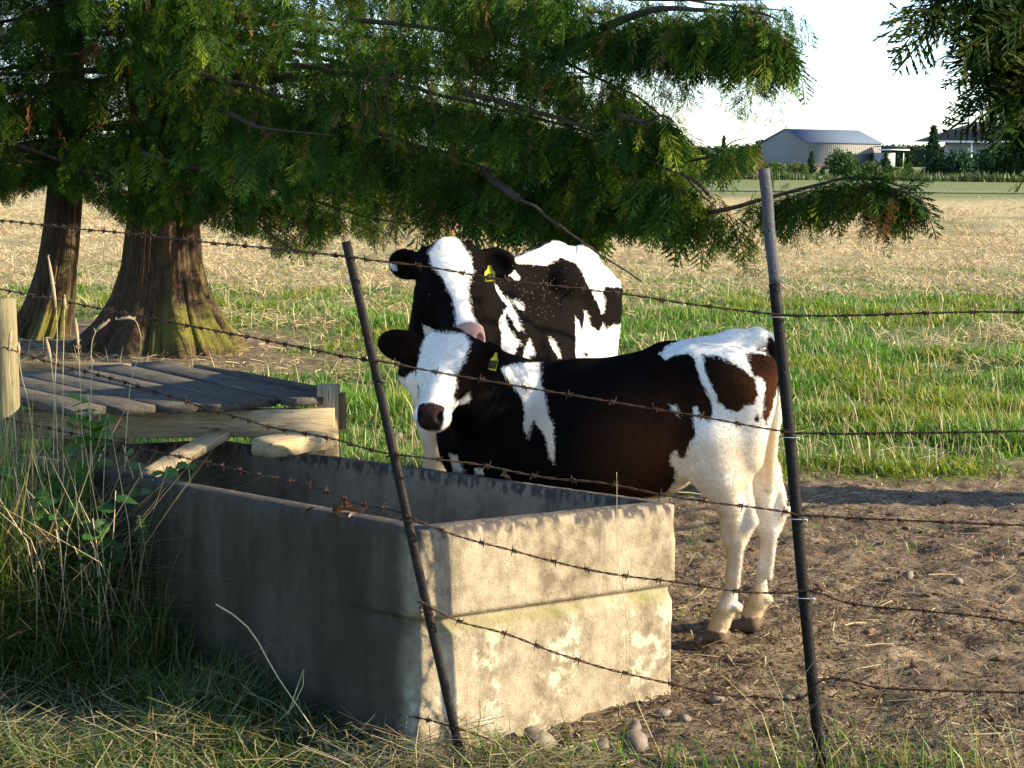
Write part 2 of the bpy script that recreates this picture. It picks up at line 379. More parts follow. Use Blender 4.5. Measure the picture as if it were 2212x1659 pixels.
HN = NT('short_cattle_hair'); HN.fin(HN.attr('tint', True), .8, None, .02); M_HAIR = HN.m
def finish_animal(name, g, org, masks, label, cat, whorl, hl, back, nhair, hlen):
    V, Q = g.surf(); V = relax(V, Q, 2)
    sd, brown, dirt, skin, scol = masks(V)
    # small surface relief of muscle and hair whorls
    d1 = V[Q[:, 2]] - V[Q[:, 0]]; d2 = V[Q[:, 3]] - V[Q[:, 1]]; fn = np.cross(d1, d2); ar = np.linalg.norm(fn, axis=1); fn /= ar[:, None] + 1e-12; cen = V[Q].mean(1)
    toward = ((EYEP - cen) * fn).sum(1) > -.3; wgt = ar * np.where(toward, 1, .25) * (skin[Q[:, 0]] < .3) * np.where(np.linalg.norm(cen - whorl, axis=1) < hl, 2.0, 1.); r = np.random.default_rng(len(V)); fi = r.choice(len(Q), nhair, p=wgt / wgt.sum())
    uv = r.random((nhair, 2, 1)); A, Bq, Cq, Dq = (V[Q[fi, k]] for k in range(4)); p = (A * (1 - uv[:, 0]) + Bq * uv[:, 0]) * (1 - uv[:, 1]) + (Dq * (1 - uv[:, 0]) + Cq * uv[:, 0]) * uv[:, 1]; nn = fn[fi]
    flow = np.where((np.linalg.norm(p - whorl, axis=1) < hl)[:, None], (p - whorl) / hl * 1.2 + np.array([0, 0, -.2]), back + np.array([0, 0, -.75])) + r.normal(0, .22, (nhair, 3)) + .35 * np.stack([fbm(p * 7 + k * 9, 2) for k in range(3)], -1)
    flow -= nn * (flow * nn).sum(1)[:, None]; flow /= np.linalg.norm(flow, axis=1)[:, None] + 1e-9; sw = np.cross(nn, flow); ln = hlen * r.uniform(.6, 1.35, nhair)[:, None]; lift = r.uniform(.12, .50, (nhair, 1))
    sdp = sd[Q[fi, 0]] + .018 * (fbm(p * 17, 3)) + r.normal(0, .0025, nhair); wh = sdp > 0; dz = dirt[Q[fi, 0]][:, None]; br = (brown[Q[fi, 0]] * np.clip(.9 + fbm(p * 6, 3), 0, 1))[:, None]
    tw = np.array([.80, .76, .70]) * (1 - dz * .62) + np.array([.56, .43, .26]) * dz * .62; tb = np.array([.0042, .0036, .0036]) * (1 - br) + np.array([.085, .032, .012]) * br
    tint = np.where(wh[:, None], tw, tb) * r.uniform(.70, 1.2, (nhair, 1)); w = .00055 * (hlen / .014); b0 = p - nn * .0008
    Vh = np.stack([b0 - sw * w, b0 + sw * w, b0 + flow * ln * .55 + nn * ln * lift * .6 + sw * w * .7, b0 + flow * ln * .55 + nn * ln * lift * .6 - sw * w * .7, b0 + flow * ln + nn * ln * lift * .75], 1); i5 = np.arange(nhair)[:, None] * 5
    hair = mesh_np('hair_coat', Vh.reshape(-1, 3) - org, i5 + np.array([[0, 1, 2, 3]]), i5 + np.array([[3, 2, 4]]), M_HAIR, False, None, {'tint': np.repeat(tint, 5, 0)})
    me = mesh_np(name, V - org, Q, None, COAT, True, {'coat': sd, 'brown': brown, 'dirt': dirt, 'skin': skin}, {'skincol': scol})
    ob = link(name, me, None, Vector(org)); setp(ob, label, cat); h = link('hair_coat', hair, ob); h['kind'] = 'stuff'; return ob

# ---- the calf, left side towards us, head turned to the camera
def build_calf():
    class Calf(Frame):                                    # the body is a little longer than first drawn and its forehand stands lower
        def __call__(s, a, b, c): return s.o + a * 1.07 * s.f + b * s.l + (c - .025 * a * min(1, max(0, c / .5))) * s.u
        def inv(s, P): q = Frame.inv(s, P); q[:, 0] /= 1.07; q[:, 2] += .025 * q[:, 0] * np.clip(q[:, 2] / .5, 0, 1); return q
    B = Calf((.85, 5.95, 0), (-.94, .342, 0)); org = np.array([.35, 6.15, 0.])
    g = SDF((-.62, 5.42, -.01), (1.02, 6.72, 1.16), .0068)
    T = [('s', (.93, 0, .735), (.62, 0, .685), .170, .235, .72), ('s', (.62, 0, .685), (.36, 0, .71), .235, .215, .80), ('s', (.36, 0, .73), (.17, 0, .84), .20, .165, .80),
         ('c', (.90, 0, .865), (.62, 0, .885), .055, .050, .06), ('c', (.62, 0, .885), (.32, 0, .965), .050, .045, .06), ('c', (.32, 0, .965), (.10, 0, 1.02), .048, .040, .06),
         ('c', (.10, 0, 1.02), (.02, 0, 1.045), .042, .034, .05),
         ('e', (.16, 0, .88), (.17, .13, .13), .06),
         # barrel fullness
         ('e', (.60, .075, .66), (.24, .115, .185), .07), ('e', (.60, -.075, .66), (.24, .115, .185), .07),
         ('e', (.40, 0, .63), (.17, .14, .13), .07),
         # brisket
         ('e', (1.02, 0, .66), (.09, .085, .13), .06), ('c', (1.0, 0, .58), (.82, 0, .52), .07, .09, .06)]
    for s in (1, -1):
        T += [('c', (.32, .12 * s, .955), (.22, .10 * s, .985), .034, .03, .05),            # hook bone
              ('c', (.20, .10 * s, .97), (.0, .075 * s, .96), .05, .042, .05), ('e', (-.015, .075 * s, .945), (.04, .035, .045), .03),   # pin bone
              ('s', (.10, .10 * s, .86), (.17, .115 * s, .68), .145, .115, .62, .05),        # thigh
              ('s', (.03, .095 * s, .86), (.045, .10 * s, .66), .085, .075, .7, .05),
              ('e', (.83, .125 * s, .72), (.10, .045, .15), .05), ('c', (.80, .11 * s, .86), (.93, .14 * s, .68), .05, .055, .05)]   # shoulder
    body_common(g, B, T)
    # tail
    leg_chain(g, B, [((.035, -.01, 1.055), .024), ((-.02, -.015, 1.035), .021), ((-.040, -.035, .95), .018), ((-.035, -.05, .78), .014), ((-.025, -.055, .66), .012)], .015)
    g.ell(B(-.02, -.06, .60), (.02, .022, .09), B.M, .015)
    # hind legs: stifle, hock, fetlock, hoof
    leg_chain(g, B, [((.14, .115, .72), .105), ((.112, .11, .60), .080), ((.078, .10, .50), .056)], .04)
    leg_chain(g, B, [((.078, .10, .50), .048), ((.064, .09, .43), .036), ((.060, .09, .36), .029), ((.066, .09, .24), .0205), ((.072, .09, .17), .0215), ((.082, .09, .125), .028), ((.10, .09, .075), .028), ((.112, .09, .05), .030)], .02)
    leg_chain(g, B, [((.045, .10, .60), .034), ((.020, .092, .50), .015), ((.008, .09, .435), .018), ((.036, .09, .38), .022)], .018)
    g.ell(B(.046, .09, .135), (.015, .026, .014), B.M, .012); hoof(g, B, (.105, .09, 0))
    leg_chain(g, B, [((.10, -.115, .70), .10), ((.055, -.115, .58), .070), ((.012, -.115, .49), .046)], .04)
    leg_chain(g, B, [((.012, -.115, .49), .042), ((-.004, -.115, .43), .033), ((-.008, -.115, .36), .027), ((.010, -.115, .22), .0175), ((.014, -.115, .15), .0195), ((.020, -.115, .11), .031), ((.038, -.115, .065), .028), ((.048, -.115, .045), .030)], .02)
    leg_chain(g, B, [((-.01, -.115, .58), .032), ((-.040, -.115, .50), .016), ((-.055, -.115, .445), .018), ((-.030, -.115, .38), .022)], .018)
    g.ell(B(-.012, -.115, .12), (.015, .026, .014), B.M, .012); hoof(g, B, (.042, -.115, 0), .085)
    for bb, da in ((.09, 0), (-.115, -.066)):
        g.cone(B(.038 + da, bb + .018, .36), B(.050 + da, bb + .012, .20), .012, .010, .010); g.cone(B(.095 + da, bb, .52), B(.085 + da, bb + .01, .36), .020, .014, .02)
    # fore legs
    for s, da in ((1, .0), (-1, .05)):
        leg_chain(g, B, [((.90 + da, .10 * s, .62), .075), ((.895 + da, .095 * s, .48), .05), ((.90 + da, .09 * s, .34), .036), ((.90 + da, .09 * s, .29), .037), ((.895 + da, .09 * s, .16), .024), ((.90 + da, .09 * s, .10), .030), ((.915 + da, .09 * s, .05), .029)], .025)
        hoof(g, B, (.91 + da, .09 * s, 0), .085)
    # neck and head
    pol = aty(970, 718, 5.83); mz = aty(926, 888, 5.585)
    ax = mz - pol; L = float(np.linalg.norm(ax)); Fh = Frame(pol, ax, (.12, -.75, .65))
    # frame up must be the forehead normal: towards the camera and up
    nrm = np.array([-.10, -.80, .55]); f = ax / L; nrm -= f * (nrm @ f); nrm /= np.linalg.norm(nrm); Fh.u = nrm; Fh.l = np.cross(nrm, f); Fh.M = np.stack([Fh.f, Fh.l, Fh.u])
    nk = Fh(.16 * L, 0, -.26 * L)
    g.econe(B(.86, 0, .80), nk, .155, .092, np.array([.85, -.5, 0]) / .986, .88, .06)
    g.cone(B(.92, .03, .72), Fh(.28 * L, 0, -.36 * L), .12, .075, .06)
    g.cone(B(.84, 0, .87), Fh(.06 * L, 0, -.15 * L), .055, .055, .06)
    eL = (aty(1078, 782, 5.90) - Fh(.10 * L, .165 * L, -.16 * L)); eR = (aty(826, 742, 5.92) - Fh(.10 * L, -.165 * L, -.16 * L))
    head_sdf(g, Fh, L, (eL, (.12, -.92, -.15), np.linalg.norm(eL), .115), (eR, (-.15, -.9, -.2), np.linalg.norm(eR), .115), wide=1.04, mw=.94)
    W1 = px6([(1305, 190), (1350, 150), (1500, 90), (1640, 60), (1750, 40), (1880, 60), (1880, 1600), (1480, 1600), (1400, 870), (1230, 870), (1235, 842), (1335, 822), (1375, 770), (1375, 712), (1350, 680), (1357, 645), (1382, 620), (1397, 655), (1420, 665), (1440, 600), (1470, 560), (1458, 430), (1480, 428), (1497, 478), (1530, 490), (1550, 460), (1541, 415), (1520, 370), (1490, 300), (1465, 220), (1440, 190), (1370, 200), (1335, 222)])
    K1 = px6([(1500, 195), (1560, 195), (1640, 230), (1710, 285), (1735, 300), (1745, 330), (1750, 370), (1735, 420), (1700, 425), (1660, 455), (1610, 440), (1575, 405), (1548, 340), (1510, 260)])
    K2 = px6([(1690, 185), (1785, 192), (1800, 100), (1850, 160), (1850, 320), (1815, 440), (1790, 505), (1770, 470), (1778, 400), (1788, 330), (1770, 300), (1735, 290), (1712, 240)])
    K3 = px6([(1738, 470), (1756, 462), (1755, 505), (1738, 500)])
    W2 = px6([(590, 255), (650, 235), (770, 228), (776, 330), (790, 380), (805, 460), (830, 520), (836, 620), (832, 690), (815, 660), (805, 590), (780, 540), (740, 490), (712, 560), (694, 520), (700, 460), (690, 400), (662, 345), (620, 292)])
    W3 = px6([(1360, 425), (1380, 425), (1402, 462), (1382, 452)]); W4 = px6([(475, 710), (510, 700), (520, 735), (480, 735)]); W5 = px6([(595, 740), (612, 715), (635, 750)]); W6 = px6([(360, 640), (395, 645), (425, 725), (380, 725)])
    HW = pxh([(650, 110), (560, 180), (440, 260), (430, 370), (430, 460), (430, 560), (430, 700), (430, 820), (430, 930), (440, 1050), (560, 1180), (760, 1180), (900, 1090), (985, 930), (1015, 840), (1005, 735), (950, 790), (890, 820), (855, 770), (885, 690), (900, 640), (880, 570), (930, 500), (950, 390), (1005, 310), (1010, 230), (960, 160), (860, 150), (760, 145), (700, 155)])
    NOSE = pxh([(535, 850), (580, 822), (660, 812), (740, 822), (800, 862), (822, 930), (812, 990), (770, 1035), (700, 1056), (605, 1050), (550, 1005), (532, 930)])
    def masks(V):
        q = Fh.inv(V); hm = (q[:, 0] > -.14 * L) & (np.linalg.norm(V - Fh(.5 * L, 0, -.2 * L), axis=1) < .72 * L) & (q[:, 2] > -.56 * L) & ~((V - pol) @ np.array([.6, .8, 0]) > .17)
        ear = np.zeros(len(V), bool)
        for e, sg in ((eL, 1), (eR, -1)):
            rtp = Fh(.10 * L, .165 * sg * L, -.16 * L); ear |= ((V - rtp) @ (e / np.linalg.norm(e)) > .012) & (q[:, 0] < .33 * L) & (np.linalg.norm(V - rtp - e * .55, axis=1) < .62 * np.linalg.norm(e))
        hm &= ~ear
        b = B.inv(V); bm = ~hm & ~ear
        sd = np.full(len(V), -.05); sd = np.where(hm, paint(V, [(HW, 1)], hm), sd)
        sdb = paint(V, [(W1, 1), (K1, -1), (K2, -1), (K3, -1), (W2, 1), (W3, 1), (W4, 1), (W5, 1), (W6, 1)], bm)
        far = (b[:, 1] < -.06) & (b[:, 0] > .16) & (b[:, 2] < .66)
        sd = np.where(bm, sdb, sd)
        sd = np.where(bm & (b[:, 0] > .5) & (b[:, 2] < .40), .3 - np.abs(b[:, 2] - .1), sd); sd = np.where(bm & (b[:, 2] < .45) & (b[:, 0] < .35), .1, sd)
        brown = np.clip(1.1 - np.linalg.norm((b[:, [0, 2]] - [.30, .68]) / [.26, .26], axis=1), 0, 1) + np.clip(1.25 - np.linalg.norm((b[:, [0, 2]] - [-.02, .86]) / [.17, .24], axis=1), 0, 1)
        brown = np.where(bm, np.clip(brown, 0, 1), .12)
        dirt = np.where(bm, np.clip(sstep(1.0, .55, b[:, 2]) + .5 * sstep(.25, .06, b[:, 2]), 0, 1.4), .05)
        bb, aa, cc = np.abs(q[:, 1]) / L, q[:, 0] / L, q[:, 2] / L
        nose = np.minimum(np.minimum(.128 - bb + .5 * np.minimum(cc + .17, 0), aa - .865 - .25 * np.maximum(bb - .08, 0)), cc + .262) * L; skin = sstep(-.003, .003, nose)
        col = np.tile([.024, .014, .013], (len(V), 1)); pk = fbm(V * 30 + 3, 2) * .5 + q[:, 1] / L * 6 - .45; col = np.where((pk > .28)[:, None], [.40, .20, .17], col)
        lip = (np.abs(cc + .285 + .10 * (1 - aa)) < .012) & (aa > .72); skin = np.where(lip, .85, skin); col = np.where(lip[:, None], [.10, .06, .05], col)
        hf = (b[:, 2] < .052 + .012 * fbm(V * 9, 2)) & bm; skin = np.where(hf, 1, skin); col = np.where(hf[:, None], [.10, .068, .050], col)
        ie = (ear & (np.abs(q[:, 2] + .1 * L) < .0)); 
        return sd, brown, dirt, skin, col
    ob = finish_animal('calf', g, org, masks, 'black and white calf with its rump to the right post, standing nearest behind the trough', 'calf', Fh(.42 * L, 0, -.08 * L), .62 * L, -B.f, 170000, .0125)
    for s in (1, -1): eye(ob, org, Fh(.408 * L, .208 * s * 1.04 * L, -.172 * L), .033 * L)
    d = eL / np.linalg.norm(eL); tc = aty(1066, 790, 5.80)
    ear_tag(ob, org, aty(1068, 778, 5.80), (1, .15, -.28), (-.25, -.2, -1), .027, .034, [[(-.32, .1), (-.38, .9)], [(-.02, .05), (-.1, .85)], [(.28, 0), (.22, .8)]])
    return ob

# ---- the older heifer behind, facing the camera
def build_cow():
    B = Frame((.28, 8.2, 0), (-.423, -.906, 0)); org = np.array([0, 7.55, 0.])
    g = SDF((-.78, 6.3, -.01), (.80, 8.75, 1.40), .0085)
    T = [('s', (1.13, 0, .80), (.78, 0, .79), .235, .285, .74), ('s', (.78, 0, .79), (.45, 0, .82), .285, .27, .82), ('s', (.45, 0, .84), (-.02, 0, .90), .25, .20, .78),
         ('c', (1.10, 0, 1.10), (.78, 0, 1.12), .09, .08, .07), ('c', (.78, 0, 1.12), (.25, 0, 1.165), .08, .085, .07), ('c', (.25, 0, 1.165), (-.12, 0, 1.17), .085, .05, .07), ('c', (-.12, 0, 1.17), (-.25, 0, 1.12), .05, .04, .06),
         ('e', (1.27, 0, .74), (.12, .12, .20), .08), ('e', (.70, .10, .78), (.35, .16, .25), .08), ('e', (.70, -.10, .78), (.35, .16, .25), .08)]
    for s in (1, -1):
        T += [('e', (.42, .135 * s, 1.10), (.07, .04, .05), .09), ('c', (.42, .14 * s, 1.10), (-.20, .09 * s, 1.03), .06, .05, .06), ('e', (-.24, .10 * s, 1.01), (.05, .045, .06), .04),
              ('s', (.02, .10 * s, .96), (.12, .12 * s, .70), .20, .15, .62), ('s', (-.12, .09 * s, .92), (-.07, .11 * s, .66), .12, .10, .7),
              ('e', (1.02, .185 * s, .84), (.13, .06, .20), .06), ('c', (.98, .15 * s, 1.03), (1.18, .19 * s, .76), .06, .075, .06)]
    body_common(g, B, T)
    leg_chain(g, B, [((-.22, 0, 1.13), .03), ((-.30, 0, 1.08), .026), ((-.325, 0, .95), .022), ((-.325, 0, .60), .016), ((-.32, 0, .42), .014)], .02); g.ell(B(-.32, 0, .33), (.03, .03, .13), B.M, .02)
    for s in (1, -1):
        da = .06 * s
        leg_chain(g, B, [((.04 + da, .14 * s, .66), .11), ((-.03 + da, .135 * s, .56), .07), ((-.10 + da, .13 * s, .47), .05), ((-.10 + da, .13 * s, .40), .042), ((-.07 + da, .13 * s, .22), .030), ((-.06 + da, .13 * s, .13), .038), ((-.03 + da, .13 * s, .05), .038)], .03)
        hoof(g, B, (-.04 + da, .13 * s, 0), .11, .042, .06)
        df = .03 * s
        leg_chain(g, B, [((1.14 + df, .14 * s, .70), .105), ((1.135 + df, .135 * s, .52), .068), ((1.14 + df, .13 * s, .38), .047), ((1.14 + df, .13 * s, .34), .048), ((1.13 + df, .13 * s, .18), .031), ((1.14 + df, .13 * s, .12), .038), ((1.16 + df, .13 * s, .05), .036)], .03)
        hoof(g, B, (1.15 + df, .13 * s, 0), .11, .042, .06)
    pol = aty(966, 522, 6.86); mz = aty(1016, 722, 6.56)
    ax = mz - pol; L = float(np.linalg.norm(ax)); f = ax / L; Fh = Frame(pol, ax, (0, -1, .5)); nrm = np.array([.10, -.85, .50]); nrm -= f * (nrm @ f); nrm /= np.linalg.norm(nrm); Fh.u = nrm; Fh.l = np.cross(nrm, f); Fh.M = np.stack([Fh.f, Fh.l, Fh.u])
    nk = Fh(.16 * L, 0, -.28 * L)
    g.econe(B(1.12, 0, .94), nk, .20, .125, B.l, .80, .08); g.cone(B(1.22, -.02, .80), Fh(.30 * L, -.04 * L, -.42 * L), .15, .085, .07); g.cone(B(1.08, 0, 1.09), Fh(.08 * L, 0, -.18 * L), .08, .075, .06)
    g.cone(B(1.27, -.05, .82), Fh(.26 * L, -.16 * L, -.40 * L), .13, .07, .06)
    eL = aty(1107, 572, 6.93) - Fh(.10 * L, .165 * L, -.16 * L); eR = aty(845, 570, 6.93) - Fh(.10 * L, -.165 * L, -.16 * L)
    head_sdf(g, Fh, L, (eL, (.10, -.95, -.05), np.linalg.norm(eL), .125), (eR, (-.15, -.9, -.2), np.linalg.norm(eR), .125), horn=True, wide=.98, mw=.84)
    top = px5([(960, 195), (1020, 185), (1140, 130), (1240, 80), (1330, 75), (1450, 115), (1600, 185), (1700, 280), (1700, 390), (1600, 388), (1582, 420), (1592, 560), (1572, 572), (1545, 500), (1505, 430), (1482, 380), (1440, 290), (1400, 232), (1300, 190), (1240, 212), (1200, 246), (1100, 236), (970, 228)])
    hind = px5([(1395, 590), (1418, 612), (1440, 680), (1465, 555), (1490, 650), (1560, 695), (1582, 635), (1600, 695), (1640, 655), (1700, 640), (1700, 1200), (1380, 1200), (1400, 890)]); spot = px5([(1445, 835), (1480, 825), (1482, 858), (1450, 862)])
    sA = px5([(735, 300), (760, 360), (800, 410), (845, 520), (885, 575), (912, 565), (880, 500), (830, 430), (812, 375), (860, 375), (900, 440), (950, 490), (990, 560), (1012, 610), (1026, 690), (1002, 680), (965, 610), (930, 555), (925, 600), (955, 690), (990, 730), (1022, 780), (995, 800), (980, 870), (975, 960), (915, 960), (905, 850), (895, 720), (880, 620), (830, 540), (795, 480), (790, 560), (770, 480), (725, 420)])
    tri = px5([(925, 290), (968, 255), (1022, 330), (1000, 346), (950, 312)]); s1 = px5([(970, 480), (1020, 500), (1050, 547), (1010, 530)]); s2 = px5([(1218, 738), (1252, 770), (1302, 862), (1282, 872), (1240, 800)])
    s3 = px5([(1085, 755), (1118, 850), (1082, 850), (1062, 905), (1040, 920), (1050, 810)]); s4 = px5([(735, 730), (775, 800), (760, 830), (735, 790)])
    chest = px5([(100, 1010), (185, 990), (240, 1000), (310, 955), (328, 1020), (340, 1140), (350, 1300), (560, 1420), (700, 1800), (100, 1800)]); nckp = px5([(362, 600), (380, 642), (450, 640), (470, 700), (390, 735), (372, 690)])
    blaze = px5([(405, 165), (470, 70), (540, 40), (605, 70), (655, 140), (692, 200), (702, 280), (680, 320), (668, 380), (665, 420), (690, 560), (722, 610), (750, 680), (750, 760), (640, 760), (600, 720), (592, 640), (600, 610), (582, 540), (562, 470), (522, 380), (490, 310), (432, 250), (420, 205)])
    PINK = px5([(590, 640), (622, 618), (665, 612), (715, 640), (745, 690), (740, 760), (660, 760), (590, 690)])
    eartip = px5([(135, 225), (185, 235), (195, 285), (160, 275)])
    def masks(V):
        q = Fh.inv(V); b = B.inv(V); ear = np.zeros(len(V), bool)
        for e, sg in ((eL, 1), (eR, -1)):
            rtp = Fh(.10 * L, .165 * sg * L, -.16 * L); ear |= ((V - rtp) @ (e / np.linalg.norm(e)) > .015) & (q[:, 0] < .33 * L) & (np.linalg.norm(V - rtp - e * .55, axis=1) < .62 * np.linalg.norm(e))
        hm = (q[:, 0] > -.12 * L) & (q[:, 2] > -.50 * L) & (np.linalg.norm(V - Fh(.5 * L, 0, -.2 * L), axis=1) < .70 * L) & ~ear; bm = ~hm & ~ear
        sd = np.where(hm, paint(V, [(blaze, 1)], hm), -.05); sd = np.where(ear, paint(V, [(eartip, 1)], ear), sd)
        fr = bm & (b[:, 0] > 1.0); sdb = paint(V, [(top, 1), (hind, 1), (spot, -1), (sA, 1), (tri, 1), (s1, 1), (s2, 1), (s3, 1), (s4, 1)], bm); sdf = paint(V, [(chest, 1), (nckp, 1)], bm)
        front = (b[:, 0] > 1.08) & (b[:, 1] < .17); sd = np.where(bm, np.where(front, sdf, sdb), sd); sd = np.where(bm & (b[:, 2] < .52), .1, sd)
        brown = np.full(len(V), .03); dirt = np.where(bm, sstep(.85, .35, b[:, 2]) * .8, .03)
        bb, aa, cc = np.abs(q[:, 1]) / L, q[:, 0] / L, q[:, 2] / L
        nose = np.minimum(np.minimum(.135 - bb + .5 * np.minimum(cc + .17, 0), aa - .850 - .25 * np.maximum(bb - .08, 0)), cc + .30) * L; skin = np.where(hm, sstep(-.006, .006, nose), 0)
        col = np.tile([.29, .18, .155], (len(V), 1)); col = np.where((fbm(V * 30, 3) > .22)[:, None], [.13, .08, .07], col)
        lip = (np.abs(cc + .285 + .10 * (1 - aa)) < .012) & (aa > .72) & hm; skin = np.where(lip, .85, skin); col = np.where(lip[:, None], [.14, .08, .07], col)
        hf = (b[:, 2] < .06) & bm; skin = np.where(hf, 1, skin); col = np.where(hf[:, None], [.10, .068, .050], col)
        return sd, brown, dirt, skin, col
    ob = finish_animal('heifer', g, org, masks, 'larger black and white heifer facing us with a pink nose above the calf\'s head', 'heifer', Fh(.36 * L, 0, -.08 * L), .62 * L, -B.f, 170000, .0125)
    for s in (1, -1): eye(ob, org, Fh(.408 * L, .202 * s * L, -.172 * L), .032 * L)
    six = [[(-.02, .22), (-.12, .3), (-.22, .5), (-.22, .7), (-.12, .8), (-.04, .7), (-.06, .55), (-.2, .55)], [(.06, .25), (.3, .22), (.2, .5), (.14, .8)]]
    ear_tag(ob, org, aty(1058, 588, 6.82), (1, .1, .02), (.1, -.15, -1), .040, .035, six)
    return ob
calf = build_calf()
cow = build_cow()
# ------------------------------------------------------------------ the ground: one sheet to the horizon
def axis(c0, c1, fine, far0, far1, grow=1.16):
    a = list(np.arange(c0, c1 + 1e-6, fine)); st = fine; x = a[-1]
    while x < far1: st *= grow; x += st; a.append(x)
    st = fine; x = a[0]; b = []
    while x > far0: st *= grow; x -= st; b.append(x)
    return np.array(b[::-1] + a)
def trunk_ring(x, y): return np.minimum(np.hypot((x + 2.95), (y - 14.9) * .8), np.hypot(x + 4.15, (y - 15.7) * .8))
def zones(x, y):
    """bare earth, green grass and cut hay weights of the pasture"""
    n1 = fbm2(x, y, .9, 4, 1.7); n2 = fbm2(x, y, .35, 4, 5.1); n3 = fbm2(x, y, 2.5, 3, 9.2)
    edge = 8.9 + .35 * np.clip(x - .5, -1, 4) + .7 * n1 + .3 * n3 - 1.2 * sstep(-.4, -1.2, x)   # trampled earth near the trough
    dirt = 1 - sstep(-.35, .35, y - edge)
    dirt = np.maximum(dirt, 1 - sstep(.9, 2.1, trunk_ring(x, y) + .5 * n1))
    dirt = np.maximum(dirt, (1 - sstep(.5, 1.6, np.abs(y - (13.6 - .1 * x)) + .5 * n1)) * sstep(0.2, -1.6, x) * .9)
    left = sstep(-.30, -.62, x + .12 * n1) * (1 - sstep(7.2, 8.0, y))                 # the rank grass this side of the trough
    dirt = dirt * (1 - left * .9)
    hay = sstep(13., 31., y + 11. * n2 + 7. * n1) * (1 - dirt); far = sstep(62, 80, y + 6 * n2); hay = hay * (1 - .85 * far) * (1 - .8 * sstep(.10, .45, n2 + .5 * n1) * (y < 60))
    return dirt, np.clip(1 - dirt - hay, 0, 1), hay
def ground_h(x, y):
    dirt = 1 - sstep(7.5, 10.5, y + .6 * fbm2(x, y, .9, 3, 1.7)); rg = 1 - np.abs(fbm2(x, y, 4.2, 3, 2.6)) * 2.2; n = .020 * fbm2(x, y, 2.3, 4, 3.3) + .026 * np.maximum(fbm2(x, y, 7., 3, 8.1), -.15) - .030 * np.clip(rg - .45, 0, 1) + .017 * fbm2(x, y, 15., 3, 1.1)
    lumps = .05 * np.maximum(fbm2(x, y, 1.6, 4, 4.4), 0) * sstep(16, 24, y)
    return n * (.35 + .65 * dirt) * (1 - sstep(20, 40, y)) + lumps * (1 - .5 * sstep(40, 90, y))
gx = axis(-2.6, 2.6, .022, -2500, 2500, 1.12); gy = axis(4.3, 9.6, .022, -60, 4000, 1.05)
GX, GY = np.meshgrid(gx, gy, indexing='ij'); GZ = ground_h(GX, GY)
zd, zg, zh = zones(GX.ravel(), GY.ravel())
ni, nj = GX.shape; ii = np.arange(ni - 1)[:, None] * nj; jj = np.arange(nj - 1)[None]
GQ = np.stack([ii + jj, ii + nj + jj, ii + nj + jj + 1, ii + jj + 1], -1).reshape(-1, 4)
def ground_material():
    n = NT('pasture_ground'); P = n.coord('Object')
    a, b, c = n.noise(9, 6, .65, P), n.noise(55, 5, .7, P), n.noise(1.1, 4, .6, P)
    soil = n.ramp(n.math('ADD', n.math('MULTIPLY', a, .6), n.math('MULTIPLY', b, .4)), [(.34, (.048, .034, .022)), (.50, (.150, .109, .071)), (.64, (.30, .23, .155))])
    soil = n.mix(n.rng(c, .45, .7), soil, n.mix(.4, soil, (.06, .042, .028)))
    grass = n.ramp(n.math('ADD', n.math('MULTIPLY', b, .5), n.math('MULTIPLY', a, .5)), [(.3, (.035, .075, .014)), (.5, (.075, .13, .028)), (.7, (.15, .18, .05))])
    hay = n.ramp(n.math('ADD', n.math('MULTIPLY', b, .45), n.math('MULTIPLY', n.noise(2.2, 6, .7, P), .55)), [(.28, (.14, .18, .05)), (.42, (.30, .25, .115)), (.54, (.44, .345, .185)), (.66, (.55, .445, .27)), (.76, (.18, .22, .065))])
    col = n.mix(n.attr('green'), soil, grass); col = n.mix(n.attr('hay'), col, hay)
    hgt = n.math('ADD', n.math('MULTIPLY', a, .6), n.math('MULTIPLY', b, .5))
    n.fin(col, .92, n.bump(hgt, .9, .03), .12); return n.m
ground = link('ground', mesh_np('ground', np.stack([GX, GY, GZ], -1).reshape(-1, 3), GQ, None, ground_material(), True, {'green': zg, 'hay': zh}))
setp(ground, 'flat pasture of trampled brown earth, green grass and cut hay', 'ground', None, 'structure')

# gravel track across the far field
tr = MB(); xs = np.linspace(-60, 120, 60); n_ = len(xs); yy = 84 + 2.2 * np.sin(xs * .05)
tr.add(np.concatenate([np.stack([xs, yy - 1.0, np.full(n_, .10)], -1), np.stack([xs, yy + 1.0, np.full(n_, .10)], -1)]), [(i, i + 1, i + 1 + n_, i + n_) for i in range(n_ - 1)])
trk = tr.build('track', simple('grey_gravel', (.16, .155, .15), .9, .2, (6, .6, .03)), None); setp(trk, 'thin grey gravel track crossing the far side of the hay field', 'track', None, 'structure')

